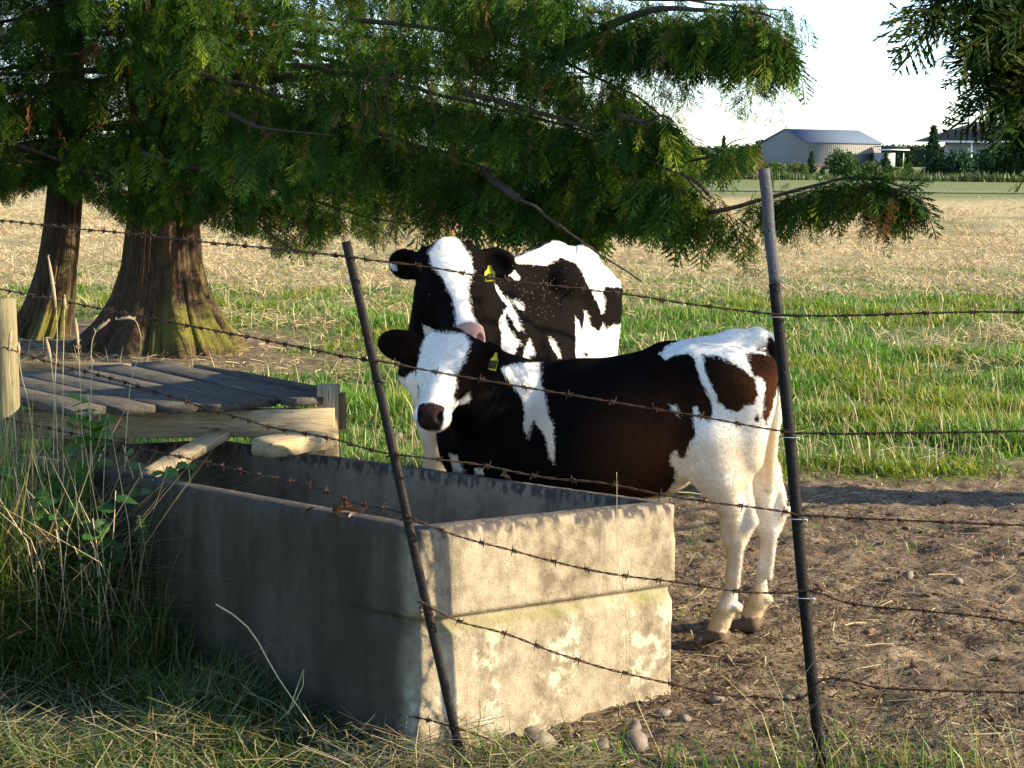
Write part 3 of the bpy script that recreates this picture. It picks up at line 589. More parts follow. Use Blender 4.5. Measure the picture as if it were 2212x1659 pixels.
# ------------------------------------------------------------------ the concrete trough
def concrete():
    n = NT('weathered_concrete'); P = n.coord('Object')
    a, b, c = n.noise(4, 6, .65, P), n.noise(22, 5, .6, P), n.noise(140, 3, .6, P)
    col = n.ramp(n.math('ADD', n.math('MULTIPLY', a, .55), n.math('MULTIPLY', b, .45)), [(.36, (.125, .098, .064)), (.48, (.235, .196, .135)), (.60, (.31, .265, .19)), (.68, (.38, .335, .25))])
    v = n.new('TexVoronoi'); v.inputs['Scale'].default_value = 26; n.l.new(P, v.inputs['Vector']); spots = n.math('MULTIPLY', n.rng(v.outputs[0], .30, .18), n.rng(n.noise(3.3, 3, .5, P), .50, .60))
    col = n.mix(n.math('MULTIPLY', spots, .55), col, (.16, .14, .075))                                       # lichen
    sep = n.new('SeparateXYZ'); n.l.new(P, sep.inputs[0])
    strk = n.noise(7, 5, .7, n.coord('Object', (1, 1, .07)))
    col = n.mix(n.math('MULTIPLY', n.rng(strk, .50, .72), n.rng(sep.outputs[2], .12, .62)), col, (.075, .065, .050))     # rain streaks from the rim
    pale = n.math('MULTIPLY', n.rng(n.noise(5.5, 6, .72, P), .52, .58), n.rng(sep.outputs[2], .42, .25)); col = n.mix(n.math('MULTIPLY', n.math('MULTIPLY', pale, n.attr('end')), .8), col, (.40, .36, .275))   # flaked lime wash
    alg = n.noise(2.6, 5, .65, n.coord('Object', (1, 1, .25))); col = n.mix(n.math('MULTIPLY', n.attr('algae_shade'), n.rng(alg, .25, .62, .72, .98)), col, (.030, .024, .016))   # algal streaks, with shade painted over the whole long side
    col = n.mix(n.math('MULTIPLY', n.attr('rim'), n.rng(b, .25, .5)), col, (.055, .048, .046))  # dark drips on the rim, and painted shade over the inside
    pit = n.new('TexVoronoi'); pit.inputs['Scale'].default_value = 60; n.l.new(P, pit.inputs['Vector']); pits = n.rng(pit.outputs[0], .02, .16)
    col = n.mix(n.math('MULTIPLY', n.math('SUBTRACT', 1, pits), .55), col, (.05, .042, .03))
    col = n.mix(n.attr('moss'), col, (.13, .13, .035))
    h = n.math('ADD', n.math('MULTIPLY', c, .5), n.math('ADD', n.math('MULTIPLY', b, .9), n.math('MULTIPLY', pits, .6)))
    n.fin(col, .9, n.bump(h, .7, .008), .12); return n.m
def build_trough():
    o = np.array([-.245, 4.722, .642]); yaw = math.radians(40.5); tx = -.073
    Rz = np.array([[math.cos(yaw), -math.sin(yaw), 0], [math.sin(yaw), math.cos(yaw), 0], [0, 0, 1]]); Rx = np.array([[1, 0, 0], [0, math.cos(tx), -math.sin(tx)], [0, math.sin(tx), math.cos(tx)]])
    M = Rx @ Rz; W, L, Hh, th = 1.0, 2.7, .66, .062
    g = SDF((-.06, -.06, -.03), (W + .06, L + .06, Hh + .03), .0085)
    X, Y, Z = np.meshgrid(*g.ax, indexing='ij', sparse=True); X = X.astype(np.float32); Y = Y.astype(np.float32); Z = Z.astype(np.float32)
    zg = .385                                                       # height of the notch line
    t = (Z - zg)
    inset = .026 * np.clip(1 - np.abs(t - .008) / np.where(t < .008, .036, .016), 0, 1)
    inset = inset + np.where(Z < zg, .006, .004 * np.clip((Hh - Z) / .28, 0, 1))            # the upper half leans out a little
    wrap = np.where(X < W / 2, np.clip(1 - (Y - .10) / .35, 0, 1), .35)
    dx = np.abs(X - W / 2) - W / 2 + inset * wrap; dy = np.abs(Y - L / 2) - L / 2 + inset; dz = np.abs(Z - Hh / 2) - Hh / 2
    f = np.maximum(np.maximum(dx, dy), dz)
    # chipped arrises: bite where two faces meet
    two = np.minimum(np.maximum(dx, dy), np.maximum(np.minimum(dx, dy), np.minimum(np.maximum(dx, dy), dz)))
    B = np.abs(f) < .06
    I = np.stack(np.nonzero(B), -1); Pp = I * g.h + g.lo
    nz = fbm(Pp * 11 + 2, 4); nf = fbm(Pp * 34, 3); add = .0022 * nf
    dxx = np.abs(Pp[:, 0] - W / 2) - W / 2; dyy = np.abs(Pp[:, 1] - L / 2) - L / 2; dzz = np.abs(Pp[:, 2] - Hh / 2) - Hh / 2
    srt = np.sort(np.stack([dxx, dyy, dzz], -1), -1); edge = srt[:, 1]                        # second largest: near 0 along an edge
    corner = np.exp(-((Pp[:, 0]) ** 2 + Pp[:, 1] ** 2) / .0035)
    add += np.clip(1 + edge / .030, 0, 1) * (.004 + .016 * np.maximum(nz, 0)) + corner * (.010 + .03 * np.maximum(nz + .1, 0)) * (Pp[:, 2] > .12)
    f[B] += add.astype(np.float32)
    di = np.maximum(np.maximum(np.abs(X - W / 2) - W / 2 + th, np.abs(Y - L / 2) - L / 2 + th), .10 - Z)
    f = np.maximum(f, -di); g.f = f.astype(np.float32)
    V, Q = g.surf(); V = relax(V, Q, 1, .4)
    rim = .7 * sstep(.012, .0, Hh - V[:, 2]) + 1.3 * sstep(.05, .012, Hh - V[:, 2] + .02 * fbm(V * np.array([60, 60, 8]), 2)) * (fbm(V * np.array([70, 70, 20]), 3) > -.02); inside_shade = sstep(.0, .01, -np.maximum(np.abs(V[:, 0] - W / 2) - W / 2 + th - .004, np.abs(V[:, 1] - L / 2) - L / 2 + th - .004)); rim = np.clip(rim + inside_shade, 0, 1)  # rim drips; the inside is coloured dark to stand for its shade
    moss = sstep(.08, .02, V[:, 1]) * sstep(.035, .0, np.abs(V[:, 2] - .375)) * np.clip(.6 + fbm(V * 9, 3), 0, 1) * .85
    org = o - M @ np.array([0, 0, Hh])
    me = mesh_np('concrete_trough', V @ M.T, Q, None, concrete(), True, {'rim': rim, 'moss': moss, 'end': sstep(.10, .05, V[:, 1]), 'algae_shade': sstep(.06, .02, V[:, 0]) * sstep(.03, .12, V[:, 1])}); ob = link('concrete_trough', me, None, Vector(org))
    setp(ob, 'long rectangular concrete water trough with a chipped near corner and a groove round it', 'trough')
    return M, org, (W, L, Hh, th)
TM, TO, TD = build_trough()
def tr_pt(x, y, z): return TO + TM @ np.array([x, y, z])

# ------------------------------------------------------------------ fence posts and barbed wire
def rusty(name, base, rust, amt=.5):
    n = NT(name); P = n.coord('Object'); f = n.noise(30, 5, .7, P); c = n.mix(n.math('MULTIPLY', n.rng(f, .42, .68), amt), base, rust); n.fin(c, .62, n.bump(n.noise(120, 3, .6, P), .5, .003), .16); return n.m
M_RUST = rusty('rusted_steel', (.010, .009, .008), (.030, .018, .012), .6); M_BLACK = rusty('black_paint_steel', (.0035, .0035, .0042), (.016, .011, .009), .25)
M_GREY = rusty('bare_grey_steel', (.060, .066, .075), (.035, .03, .028), .6); M_WIRE = rusty('rusty_wire', (.030, .018, .012), (.075, .035, .018), .7); M_TIE = simple('galvanised_tie', (.30, .32, .34), .45, .5)
PB0, PB1 = aty(992, 1622, 4.60), aty(748, 521, 4.66)      # leaning rusty post at the trough corner
PC0, PC1 = aty(1776, 1692, 4.62), aty(1650, 364, 4.66)    # painted post
PA = gnd(14, 900); PA = np.array([aty(12, 880, 6.75)[0], 6.75, 0]); PD = np.array([3.6, 3.8, 0])
def on_line(p0, p1, x, y):
    t = (y - pj(p0)[1]) / (pj(p1)[1] - pj(p0)[1]); return p0 + (p1 - p0) * t
def tpost(name, p0, p1, cap, mats, label, split=None, w=.034):
    org = p0.copy(); org[2] = 0; ax = (p1 - p0) / np.linalg.norm(p1 - p0); fr = np.array([.05, -1, 0.]); fr -= ax * (fr @ ax); fr /= np.linalg.norm(fr); sd_ = np.cross(ax, fr)
    prof = [(-w / 2, .003), (-w / 2, -.003), (-.004, -.004), (-.003, -.032), (.003, -.032), (.004, -.004), (w / 2, -.003), (w / 2, .003), (.004, .006), (-.004, .006)]
    def piece(a, b, mat, nm, par):
        m = MB(); n = len(prof); ts = np.linspace(0, 1, 24); V = []
        for t in ts:
            c = a + (b - a) * t + sd_ * .0012 * math.sin(9 * t + 1)
            V += [c + sd_ * x + fr * y for x, y in prof]
        Q = [(i * n + j, i * n + (j + 1) % n, (i + 1) * n + (j + 1) % n, (i + 1) * n + j) for i in range(len(ts) - 1) for j in range(n)]
        V += [a, b]; e = len(ts) * n; T = [(e, (j + 1) % n, j) for j in range(n)] + [(e + 1, e - n + j, e - n + (j + 1) % n) for j in range(n)]
        m.add(V, Q, T); Lg = np.linalg.norm(b - a)
        for t in np.arange(.03, Lg, .11):                                    # studs that stop the wire sliding
            c = a + ax * t + fr * .006; m.box(c, (.009, .005, .008), np.stack([sd_, fr, ax], -1), .002)
        return m.build(nm, mat, par, False, org)
    root = empty(name, org, label, 'fence post')
    lo = p0 - ax * .12
    if split is None: piece(lo, p1, mats[0], 'shaft', root)
    else: piece(lo, split - ax * .0005, mats[0], 'shaft', root); piece(split + ax * .0005, p1, mats[1], 'bare_tip', root)
    return root, org, (sd_, fr, ax)
postB, orgB, FB = tpost('metal_fence_post', PB0, PB1, None, [M_RUST], 'leaning rusty brown steel post in front of the trough corner', None, .024)
postC, orgC, FC = tpost('metal_fence_post', PC0, PC1, None, [M_BLACK, M_GREY], 'tall black painted steel post with a bare grey top beside the calf\'s rump', on_line(PC0, PC1, 0, 604), .030)
def tie(parent, org, c, Fx, r=.024, mat=None):
    sd_, fr, ax = Fx; m = MB(); t = np.linspace(-.3, 2 * math.pi + .6, 40)
    P = np.array([c + sd_ * r * math.cos(a) + (fr * math.sin(a) * .62 + fr * -.010) * r * 1.15 + ax * (.010 * math.sin(a * .5) - .004) for a in t]); m.tube(P, .0013, 5); m.build('wire_tie', mat or M_TIE, parent, True, org)

def barb_mesh():
    m = MB(); t = np.linspace(0, 5 * math.pi, 36); m.tube(np.stack([(t / t[-1] - .5) * .011, .0052 * np.cos(t), .0052 * np.sin(t)], -1), .0014, 5)
    for x, s, a in ((-.006, 1, .3), (-.006, -1, .9), (.006, 1, 2.0), (.006, -1, 2.7)):
        d = np.array([.12 * s, math.cos(a) * s, math.sin(a) * s]); m.tube(np.stack([np.array([x, 0, 0]) + d * k for k in (0, .008, .016)]), [.0016, .0015, .0005], 5)
    return m.mesh('barb', M_WIRE, False)
BARB = barb_mesh()
def resample(P, step):
    P = np.asarray(P); s = np.concatenate([[0], np.cumsum(np.linalg.norm(np.diff(P, axis=0), axis=1))]); u = np.linspace(0, s[-1], max(3, int(s[-1] / step)))
    # smooth cubic through the points
    t = np.gradient(P, s, axis=0); k = np.clip(np.searchsorted(s, u, 'right') - 1, 0, len(s) - 2); h = (s[k + 1] - s[k]); w = ((u - s[k]) / h)[:, None]; h = h[:, None]
    return (2 * w ** 3 - 3 * w ** 2 + 1) * P[k] + (w ** 3 - 2 * w ** 2 + w) * h * t[k] + (-2 * w ** 3 + 3 * w ** 2) * P[k + 1] + (w ** 3 - w ** 2) * h * t[k + 1]
def wire(left, mid, right, label, sp=.115, thin=1.0):
    bpt = on_line(PB0, PB1, 0, mid[0][1]) - np.array([0, .012, 0]) if mid else None; P = []
    if mid and right:
        cpt = on_line(PC0, PC1, 0, mid[-1][1]) - np.array([0, .010, 0])
    for x, y in left: P.append(vplane(x, y, PA, bpt))
    if mid:
        for x, y in mid: P.append(vplane(x, y, bpt, cpt if right else np.array([PC0[0], PC0[1] - .01, 0])))
    for x, y in right: P.append(vplane(x, y, cpt, PD))
    if right: P.append(P[-1] + (PD - P[-1]) * np.array([1, 1, 0]) * .9 + np.array([0, 0, -.01]))
    P = resample(np.array(P), .006); org = P[len(P) // 2].copy(); root = None
    T = np.gradient(P, axis=0); T /= np.linalg.norm(T, axis=1)[:, None]; s = np.arange(len(P)) * .006
    u = np.cross(T, [0, 0, 1.]); u /= np.linalg.norm(u, axis=1)[:, None]; w = np.cross(u, T)
    m = MB(); ph = s * 2 * math.pi / .085; wob = np.stack([fbm2(s, s * 0, 6., 2, org[2] * 9 + k) for k in range(3)], -1) * .0025
    for k in (0, math.pi): m.tube(P + wob + (np.cos(ph + k)[:, None] * u + np.sin(ph + k)[:, None] * w) * .0019, .0016 * thin, 5)
    ob = m.build('barbed_wire', M_WIRE, None, True, org); setp(ob, label, 'barbed wire', 'strands of the barbed wire fence')
    k = int(.04 / .006)
    while k < len(P) - 4:
        o = bpy.data.objects.new('barb', BARB); COL.objects.link(o); o.parent = ob
        x, y_, z = T[k], u[k], w[k]; a = rng.uniform(0, 6.28); yy = y_ * math.cos(a) + z * math.sin(a); zz = np.cross(x, yy); c = P[k] + wob[k] - org
        o.matrix_local = Matrix(((x[0], yy[0], zz[0], c[0]), (x[1], yy[1], zz[1], c[1]), (x[2], yy[2], zz[2], c[2]), (0, 0, 0, 1)))
        k += int(sp * rng.uniform(.82, 1.15) / .006)
    return ob
wire([(-60, 470), (0, 476), (266, 504), (401, 519), (622, 541), (742, 554)], [(760, 556), (923, 577), (1106, 607), (1246, 622), (1357, 637), (1547, 664), (1637, 674), (1665, 677)], [(1690, 680), (1738, 681), (1848, 681), (1953, 678), (2240, 673)], 'topmost barbed strand, passing across the heifer\'s forehead')
wire([(-60, 610), (0, 624), (170, 657), (346, 692), (506, 722), (657, 752), (790, 776)], [(815, 779), (940, 803), (1151, 840), (1276, 861), (1492, 896), (1583, 912), (1679, 929)], [(1710, 934), (1769, 936), (1946, 936), (2240, 931)], 'second barbed strand from the top, passing across the calf\'s face and flank')
wire([(-60, 730), (0, 748), (106, 782), (269, 826), (489, 895), (601, 926), (720, 948), (835, 979)], [(856, 982), (1036, 1004), (1204, 1035), (1290, 1042), (1444, 1071), (1535, 1085), (1631, 1097), (1703, 1108)], [(1730, 1114), (1769, 1116), (1931, 1124), (2240, 1136)], 'barbed strand along the beam and the calf\'s belly, third from the top')
wire([(-40, 893), (31, 908), (269, 961), (426, 995), (601, 1036), (677, 1052), (777, 1089), (872, 1112)], [(893, 1122), (959, 1148), (1108, 1189), (1262, 1228), (1350, 1244), (1458, 1258), (1650, 1281), (1713, 1280)], [(1742, 1277), (1826, 1302), (2006, 1320), (2240, 1349)], 'barbed strand sagging over the trough rim and its upper block', .105)
wire([(902, 1300)], [(916, 1306), (993, 1343), (1084, 1366), (1214, 1414), (1329, 1449), (1391, 1464), (1451, 1477), (1531, 1497), (1636, 1505), (1741, 1502)], [(1765, 1476), (1906, 1487), (2240, 1498)], 'barbed strand crossing the lower block of the trough', .12)
wire([(640, 1500), (760, 1524), (960, 1565)], [(985, 1572), (1050, 1594), (1106, 1622), (1190, 1652), (1300, 1668)], [], 'lowest barbed strand, running into the grass at the trough foot', .12)
for yb in (556, 776, 981, 1118, 1308, 1318): tie(postB, orgB, on_line(PB0, PB1, 0, yb), FB, .022, M_WIRE)
for yc in (678, 934, 1110, 1282): tie(postC, orgC, on_line(PC0, PC1, 0, yc), FC, .027)

# ------------------------------------------------------------------ timber: fence post, platform with old planks
def timber(name, ramp, axis_scale=(1, 12, 12), grain=6, dark=(.05, .04, .03)):
    n = NT(name); P = n.coord('Object', axis_scale); g = n.noise(grain, 6, .7, P, .6); k = n.noise(3, 3, .5, n.coord('Object'))
    c = n.ramp(n.math('ADD', n.math('MULTIPLY', g, .75), n.math('MULTIPLY', k, .25)), ramp); cr = n.rng(n.noise(grain * 2.5, 3, .5, P), .64, .70); c = n.mix(n.math('MULTIPLY', cr, .7), c, dark)
    n.fin(c, .85, n.bump(n.math('SUBTRACT', g, n.math('MULTIPLY', cr, .6)), .8, .006), .15); return n.m
M_PALE = timber('pale_weathered_timber', [(.30, (.17, .125, .070)), (.5, (.33, .26, .155)), (.7, (.46, .385, .255))])
M_PLANK = timber('dark_grey_planks', [(.30, (.024, .021, .017)), (.5, (.068, .060, .050)), (.7, (.15, .135, .115))])
M_POSTW = timber('grey_green_round_post', [(.30, (.11, .09, .048)), (.5, (.19, .16, .09)), (.7, (.26, .225, .135))], (10, 10, 1))
M_BROWNWOOD = timber('brown_timber', [(.30, (.09, .06, .035)), (.5, (.17, .12, .07)), (.7, (.26, .2, .12))])  # browner timber for the cleat, rear beam and support posts
wp0 = np.array([PA[0] - .03, 6.80, 0]); wtop = aty(2, 645, 6.80)
m = MB(); zz = np.linspace(-.1, wtop[2], 14); m.tube(np.stack([wp0[0] + .02 * np.sin(zz * 2), np.full(14, 6.8), zz], -1) + np.array([.0, 0, 0]), .052 + .004 * np.sin(zz * 5), 14)
wpo = empty('wooden_fence_post', wp0, 'round pale wooden post at the left edge of the beam', 'fence post'); m.build('shaft', M_POSTW, wpo, True, wp0)
def board(a, b, w, t, upv, bev=.006, jit=.0012, n=9, taper=1.0):
    """sawn board from a to b; w across, t thick along upv"""
    a, b, upv = np.asarray(a, float), np.asarray(b, float), np.asarray(upv, float); ax = b - a; Lg = np.linalg.norm(ax); ax /= Lg; upv = upv - ax * (upv @ ax); upv /= np.linalg.norm(upv); sv = np.cross(upv, ax)
    c = bev; pr = np.array([(-w / 2 + c, -t / 2), (w / 2 - c, -t / 2), (w / 2, -t / 2 + c), (w / 2, t / 2 - c), (w / 2 - c, t / 2), (-w / 2 + c, t / 2), (-w / 2, t / 2 - c), (-w / 2, -t / 2 + c)]); k = len(pr); V = []
    for i, s in enumerate(np.linspace(0, 1, n)):
        sc = np.array([1, 1.]) * (1 - .04 * (i in (0, n - 1)))
        q = pr * sc + rng.normal(0, jit, pr.shape); V += [a + ax * Lg * s + sv * x * (1 + (taper - 1) * s) + upv * y for x, y in q]
    Q = [(i * k + j, i * k + (j + 1) % k, (i + 1) * k + (j + 1) % k, (i + 1) * k + j) for i in range(n - 1) for j in range(k)]; e = n * k
    V += [a, b]; T = [(e, (j + 1) % k, j) for j in range(k)] + [(e + 1, e - k + j, e - k + (j + 1) % k) for j in range(k)]
    return V, Q, T
def part_board(name, mat, parent, org, *a, **kw):
    V, Q, T = board(*a, **kw); ax = np.asarray(a[1], float) - np.asarray(a[0], float); c = (np.asarray(a[0]) + np.asarray(a[1])) / 2
    ang = math.atan2(ax[1], ax[0]); el = math.asin(ax[2] / np.linalg.norm(ax)); R = Matrix.Rotation(ang, 3, 'Z') @ Matrix.Rotation(-el, 3, 'Y'); Rn = np.array(R)
    me = mesh_np(name, (np.asarray(V) - c) @ Rn, Q, T, mat); o = link(name, me, parent); M4 = R.to_4x4(); M4.translation = Vector(c - org); o.matrix_local = M4; return o
Zt = .66; po = np.array([-1.6, 7.6, 0]); plat = empty('wooden_platform', po, 'low timber platform of dark planks on a pale beam over the end of the trough', 'platform')
bl, br = aty(-10, 916, 6.92), aty(722, 912, 6.92); bl[2] += 0
part_board('front_beam', M_PALE, plat, po, bl, br, .075, .107, (0, 0, 1))
ztop = br[2] + .054
pe0, pe1 = aty(716, 975, 6.98), aty(708, 833, 6.98)
part_board('corner_post', M_PALE, plat, po, np.array([pe1[0] + .004, 7.005, -.05]), np.array([pe1[0], 7.005, pe1[2]]), .085, .085, (0, 1, 0))
cap = MB(); part_board('post_cleat', M_BROWNWOOD, plat, po, aty(739, 925, 7.03), aty(736, 850, 7.03), .034, .075, (0, 1, 0))
# planks: (near end pixel, far end pixel) on the deck's top
zt = ztop + .020
PL = [((668, 868), (318, 789), .165), ((560, 873), (228, 795), .165), ((500, 880), (150, 805), .155), ((400, 884), (70, 812), .150), ((300, 887), (10, 822), .150), ((190, 889), (-40, 835), .150)]
for a, b, w in PL: part_board('plank', M_PLANK, plat, po, gnd(*a, zt + rng.uniform(-.004, .006)), gnd(*b, zt + rng.uniform(-.01, .004)), w, .032, (0, 0, 1), bev=.004, jit=.0007)
part_board('side_board', M_PLANK, plat, po, gnd(706, 850, zt) + np.array([0, 0, -.01]), gnd(420, 797, zt) + np.array([0, .05, -.02]), .035, .07, (0, 0, 1))
part_board('rear_beam', M_BROWNWOOD, plat, po, np.array([-3.1, 8.55, zt - .075]), np.array([-1.75, 8.35, zt - .075]), .07, .10, (0, 0, 1))
for x, y in ((-2.95, 8.50), (-1.85, 8.34), (bl[0] + .25, 6.98)): part_board('support_post', M_BROWNWOOD, plat, po, np.array([x, y, -.05]), np.array([x, y, zt - .12]), .08, .08, (0, 1, 0))
b1, b2 = tr_pt(.03, 2.02, TD[2] + .012), aty(470, 938, 6.80)
pb = part_board('brace', M_PALE, plat, po, aty(318, 1030, 6.45), aty(480, 936, 6.86), .075, .035, (0, -.5, 1))
wb0, wb1 = aty(566, 968, 6.42), aty(708, 948, 6.72); blk = MB()
wbo = (wb0 + wb1) / 2; loose = empty('loose_board', wbo - np.array([0, 0, .03]), 'short sawn block resting on the far trough rim under the beam', 'timber block'); part_board('board', M_PALE, loose, wbo - np.array([0, 0, .03]), wb0, wb1, .105, .062, (0, -.12, 1))
# ------------------------------------------------------------------ trees
def bark(name, lo, hi, moss=True):
    n = NT(name); P = n.coord('Object', (9, 9, .9)); g = n.noise(2.2, 7, .72, P, .5); fine = n.noise(9, 5, .6, P); k = n.noise(1.6, 4, .6, n.coord('Object'))
    c = n.ramp(n.math('ADD', n.math('MULTIPLY', g, .65), n.math('MULTIPLY', fine, .35)), [(.32, lo), (.50, tuple((a + b) / 2 for a, b in zip(lo, hi))), (.66, hi)])
    if moss:
        sep = n.new('SeparateXYZ'); n.l.new(n.coord('Object'), sep.inputs[0])
        sx = n.rng(n.math('SUBTRACT', sep.outputs[0], n.math('MULTIPLY', sep.outputs[1], .5)), -.05, .35); mk = n.math('MULTIPLY', sx, n.math('MULTIPLY', n.rng(n.math('ADD', k, n.math('MULTIPLY', fine, .35)), .62, .82), n.rng(sep.outputs[2], 1.0, .1))); c = n.mix(n.math('MULTIPLY', mk, .75), c, (.20, .20, .035))
    n.fin(c, .9, n.bump(n.math('ADD', g, n.math('MULTIPLY', fine, .5)), 1.0, .05), .1); return n.m
M_BARK = bark('fibrous_cedar_bark', (.024, .0145, .009), (.165, .110, .070)); M_TWIG = bark('twig_bark', (.040, .027, .018), (.15, .105, .07), False)
M_CEDAR = leaf_mat('cedar_foliage', trans=.24, rough=.55, spec=.05)

def trunk_mesh(c, prof, lean, seed, ztop, lobes=9, amp=.22):
    zz = np.concatenate([np.linspace(-.06, 1.8, 60), np.linspace(1.9, ztop, 20)]); n = 240; th = np.arange(n) * 2 * math.pi / n; V = []
    ph = np.random.default_rng(seed).random(4) * 6.28
    for z in zz:
        r = np.interp(z, [p[0] for p in prof], [p[1] for p in prof]); fl = math.exp(-max(z, 0) / .32)
        lob = np.sin(lobes * th + ph[0] + .7 * np.sin(2 * th + ph[1])) * .5 + np.sin((lobes * 2 + 1) * th + ph[2] + z * .6) * .25
        rr = r * (1 + amp * lob * (fl + .16) + .05 * np.sin(3 * th + ph[3]))
        rr = rr + .018 * fbm(np.stack([np.cos(th) * 5, np.sin(th) * 5, np.full(n, z * .7 + seed)], -1), 4) + .010 * fbm(np.stack([np.cos(th) * 16, np.sin(th) * 16, np.full(n, z * 1.2 + seed)], -1), 3)
        rd = 1 - np.abs(fbm(np.stack([np.cos(th) * 9, np.sin(th) * 9, np.full(n, z * .55 + seed * 2)], -1), 3)) * 2.4; rr = rr - .028 * np.clip(rd - .35, 0, 1) * (r / .3)
        o = lean(z); V.append(np.stack([c[0] + o[0] + rr * np.cos(th), c[1] + o[1] + rr * np.sin(th), np.full(n, z)], -1))
    V = np.concatenate(V); m = len(zz); i = np.arange(m - 1)[:, None] * n; j = np.arange(n)[None]; k = (j + 1) % n
    return V, np.stack([i + j, i + k, i + n + k, i + n + j], -1).reshape(-1, 4)

def spray_template(seed, drop=.5, npair=9, dens=1.0):
    """one flat drooping spray of scale leaves, unit length, hanging along -z, spread along x; returns quads (n,4,3) and tip weight"""
    r = np.random.default_rng(seed); Qs = []; W = []
    def leaf(a, d, ln, wd, nrm):
        d = d / np.linalg.norm(d); s = np.cross(nrm, d); s /= np.linalg.norm(s); Qs.append([a, a + d * ln * .45 + s * wd, a + d * ln, a + d * ln * .45 - s * wd])
    nrm = np.array([0, 1., 0]); ax = lambda t: np.array([.10 * math.sin(2.2 * t), .10 * math.sin(1.7 * t + .5), -t])
    leaf(ax(0), ax(.5) - ax(0), .55, .012, nrm); leaf(ax(.5), ax(1) - ax(.5), .55, .016, nrm); W += [.2, .8]
    for i in range(npair):
        t = .06 + .90 * i / npair; env = .34 * math.sin(math.pi * min(1, .25 + .82 * t)) ** .8 * r.uniform(.75, 1.15)
        for s in (1, -1):
            a = ax(t); d = np.array([s * .85, r.normal(0, .22), -.62 + r.normal(0, .1)]); d /= np.linalg.norm(d); nn = nrm + r.normal(0, .35, 3)
            leaf(a, d, env, .015, nn); W.append(t)
            for u in (.35, .6, .82):
                for q in (1, -1):
                    if r.random() > .78 * dens + .15: continue
                    b = a + d * env * u; dd = d * .75 + np.array([q * s * .15 * 0 + q * .55 * -d[2], r.normal(0, .15), q * .55 * s * d[0] * -1 - .25]); leaf(b, dd, env * .42 * (1.15 - .5 * u), .013, nn); W.append(t)
    return np.array(Qs), np.array(W)
TPL = [spray_template(k) for k in range(6)]; TPLO = [spray_template(20 + k, npair=6, dens=.5) for k in range(4)]
def sprays(pos, dirs, length, tints, tpl=TPL, width=1.0, r=rng):
    """place sprays: vectorised per template"""
    n = len(pos); which = r.integers(0, len(tpl), n); Vs, Cs = [], []
    d = dirs / np.linalg.norm(dirs, axis=1)[:, None]; a = r.uniform(0, 6.28, n); rx = np.stack([np.cos(a), np.sin(a), r.normal(0, .3, n)], -1); x = rx - d * (rx * d).sum(1)[:, None]; x /= np.linalg.norm(x, axis=1)[:, None]; y = np.cross(x, d)
    for k, (Qd, W) in enumerate(tpl):
        s = np.nonzero(which == k)[0]
        if not len(s): continue
        q = Qd.reshape(-1, 3); L = length[s][:, None, None]
        P = pos[s][:, None] + L * (q[None, :, :1] * width * x[s][:, None] + q[None, :, 1:2] * y[s][:, None] - q[None, :, 2:] * d[s][:, None])
        P[..., 2] -= (L[..., 0] * .35 * (q[None, :, 0] ** 2 + .25 * q[None, :, 2] ** 2) * np.abs(d[s][:, 2:3] - 1) * .5)
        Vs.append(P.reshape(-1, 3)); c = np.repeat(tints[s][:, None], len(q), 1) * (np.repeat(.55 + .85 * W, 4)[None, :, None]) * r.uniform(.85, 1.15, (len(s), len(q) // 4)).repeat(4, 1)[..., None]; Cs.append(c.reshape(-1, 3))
    V = np.concatenate(Vs); C = np.concatenate(Cs); return V, C
def foliage_obj(name, V, C, mat, parent, org):
    Q = np.arange(len(V)).reshape(-1, 4); me = mesh_np(name, V - org, Q, None, mat, False, None, {'tint': C}); return link(name, me, parent)
CANOPY = [(-400, -900), (-400, 430), (0, 436), (60, 415), (110, 395), (170, 430), (230, 445), (262, 475), (330, 488), (420, 470), (480, 500), (560, 515), (600, 540), (660, 560), (700, 515), (760, 500), (835, 540), (870, 500), (940, 520), (985, 480), (1080, 465), (1150, 480), (1250, 520), (1330, 500), (1420, 520), (1452, 505), (1530, 525), (1560, 470), (1545, 400), (1525, 330), (1475, 270), (1450, 245), (1400, 225), (1375, 195), (1330, 190), (1325, 120), (1352, 90), (1368, 195), (1400, 165), (1440, 200), (1478, 205), (1478, 130), (1530, 135), (1570, 150), (1600, 118), (1650, 85), (1700, 112), (1740, 110), (1730, 40), (1690, 5), (1600, -20), (1660, -900)]
def limb_curve(p0, az, ln, rise, drop, r):
    t = np.linspace(0, 1, 22); h = np.stack([np.cos(az + .25 * np.sin(t * 2 + r.uniform(0, 6))), np.sin(az + .25 * np.sin(t * 2 + r.uniform(0, 6)))], -1); st = ln / 21
    xy = np.concatenate([[[0, 0]], np.cumsum(h[:-1] * st, 0)]); z = rise * np.sin(t * math.pi * .5) - drop * t ** 1.3 + .35 * drop * np.maximum(t - .7, 0) ** 1.2 * 3
    return np.concatenate([p0[:2] + xy, (p0[2] + z)[:, None]], 1)
GREENS = np.array([(.024, .060, .009), (.040, .090, .010), (.064, .116, .011), (.018, .048, .008), (.105, .138, .015)]); BROWNS = np.array([(.20, .10, .035), (.16, .11, .04)])
def tint_pick(n, r, brown=.03):
    t = GREENS[r.integers(0, len(GREENS), n)] * r.uniform(.8, 1.2, (n, 1)); b = r.random(n) < brown; t[b] = BROWNS[r.integers(0, 2, b.sum())]; return t
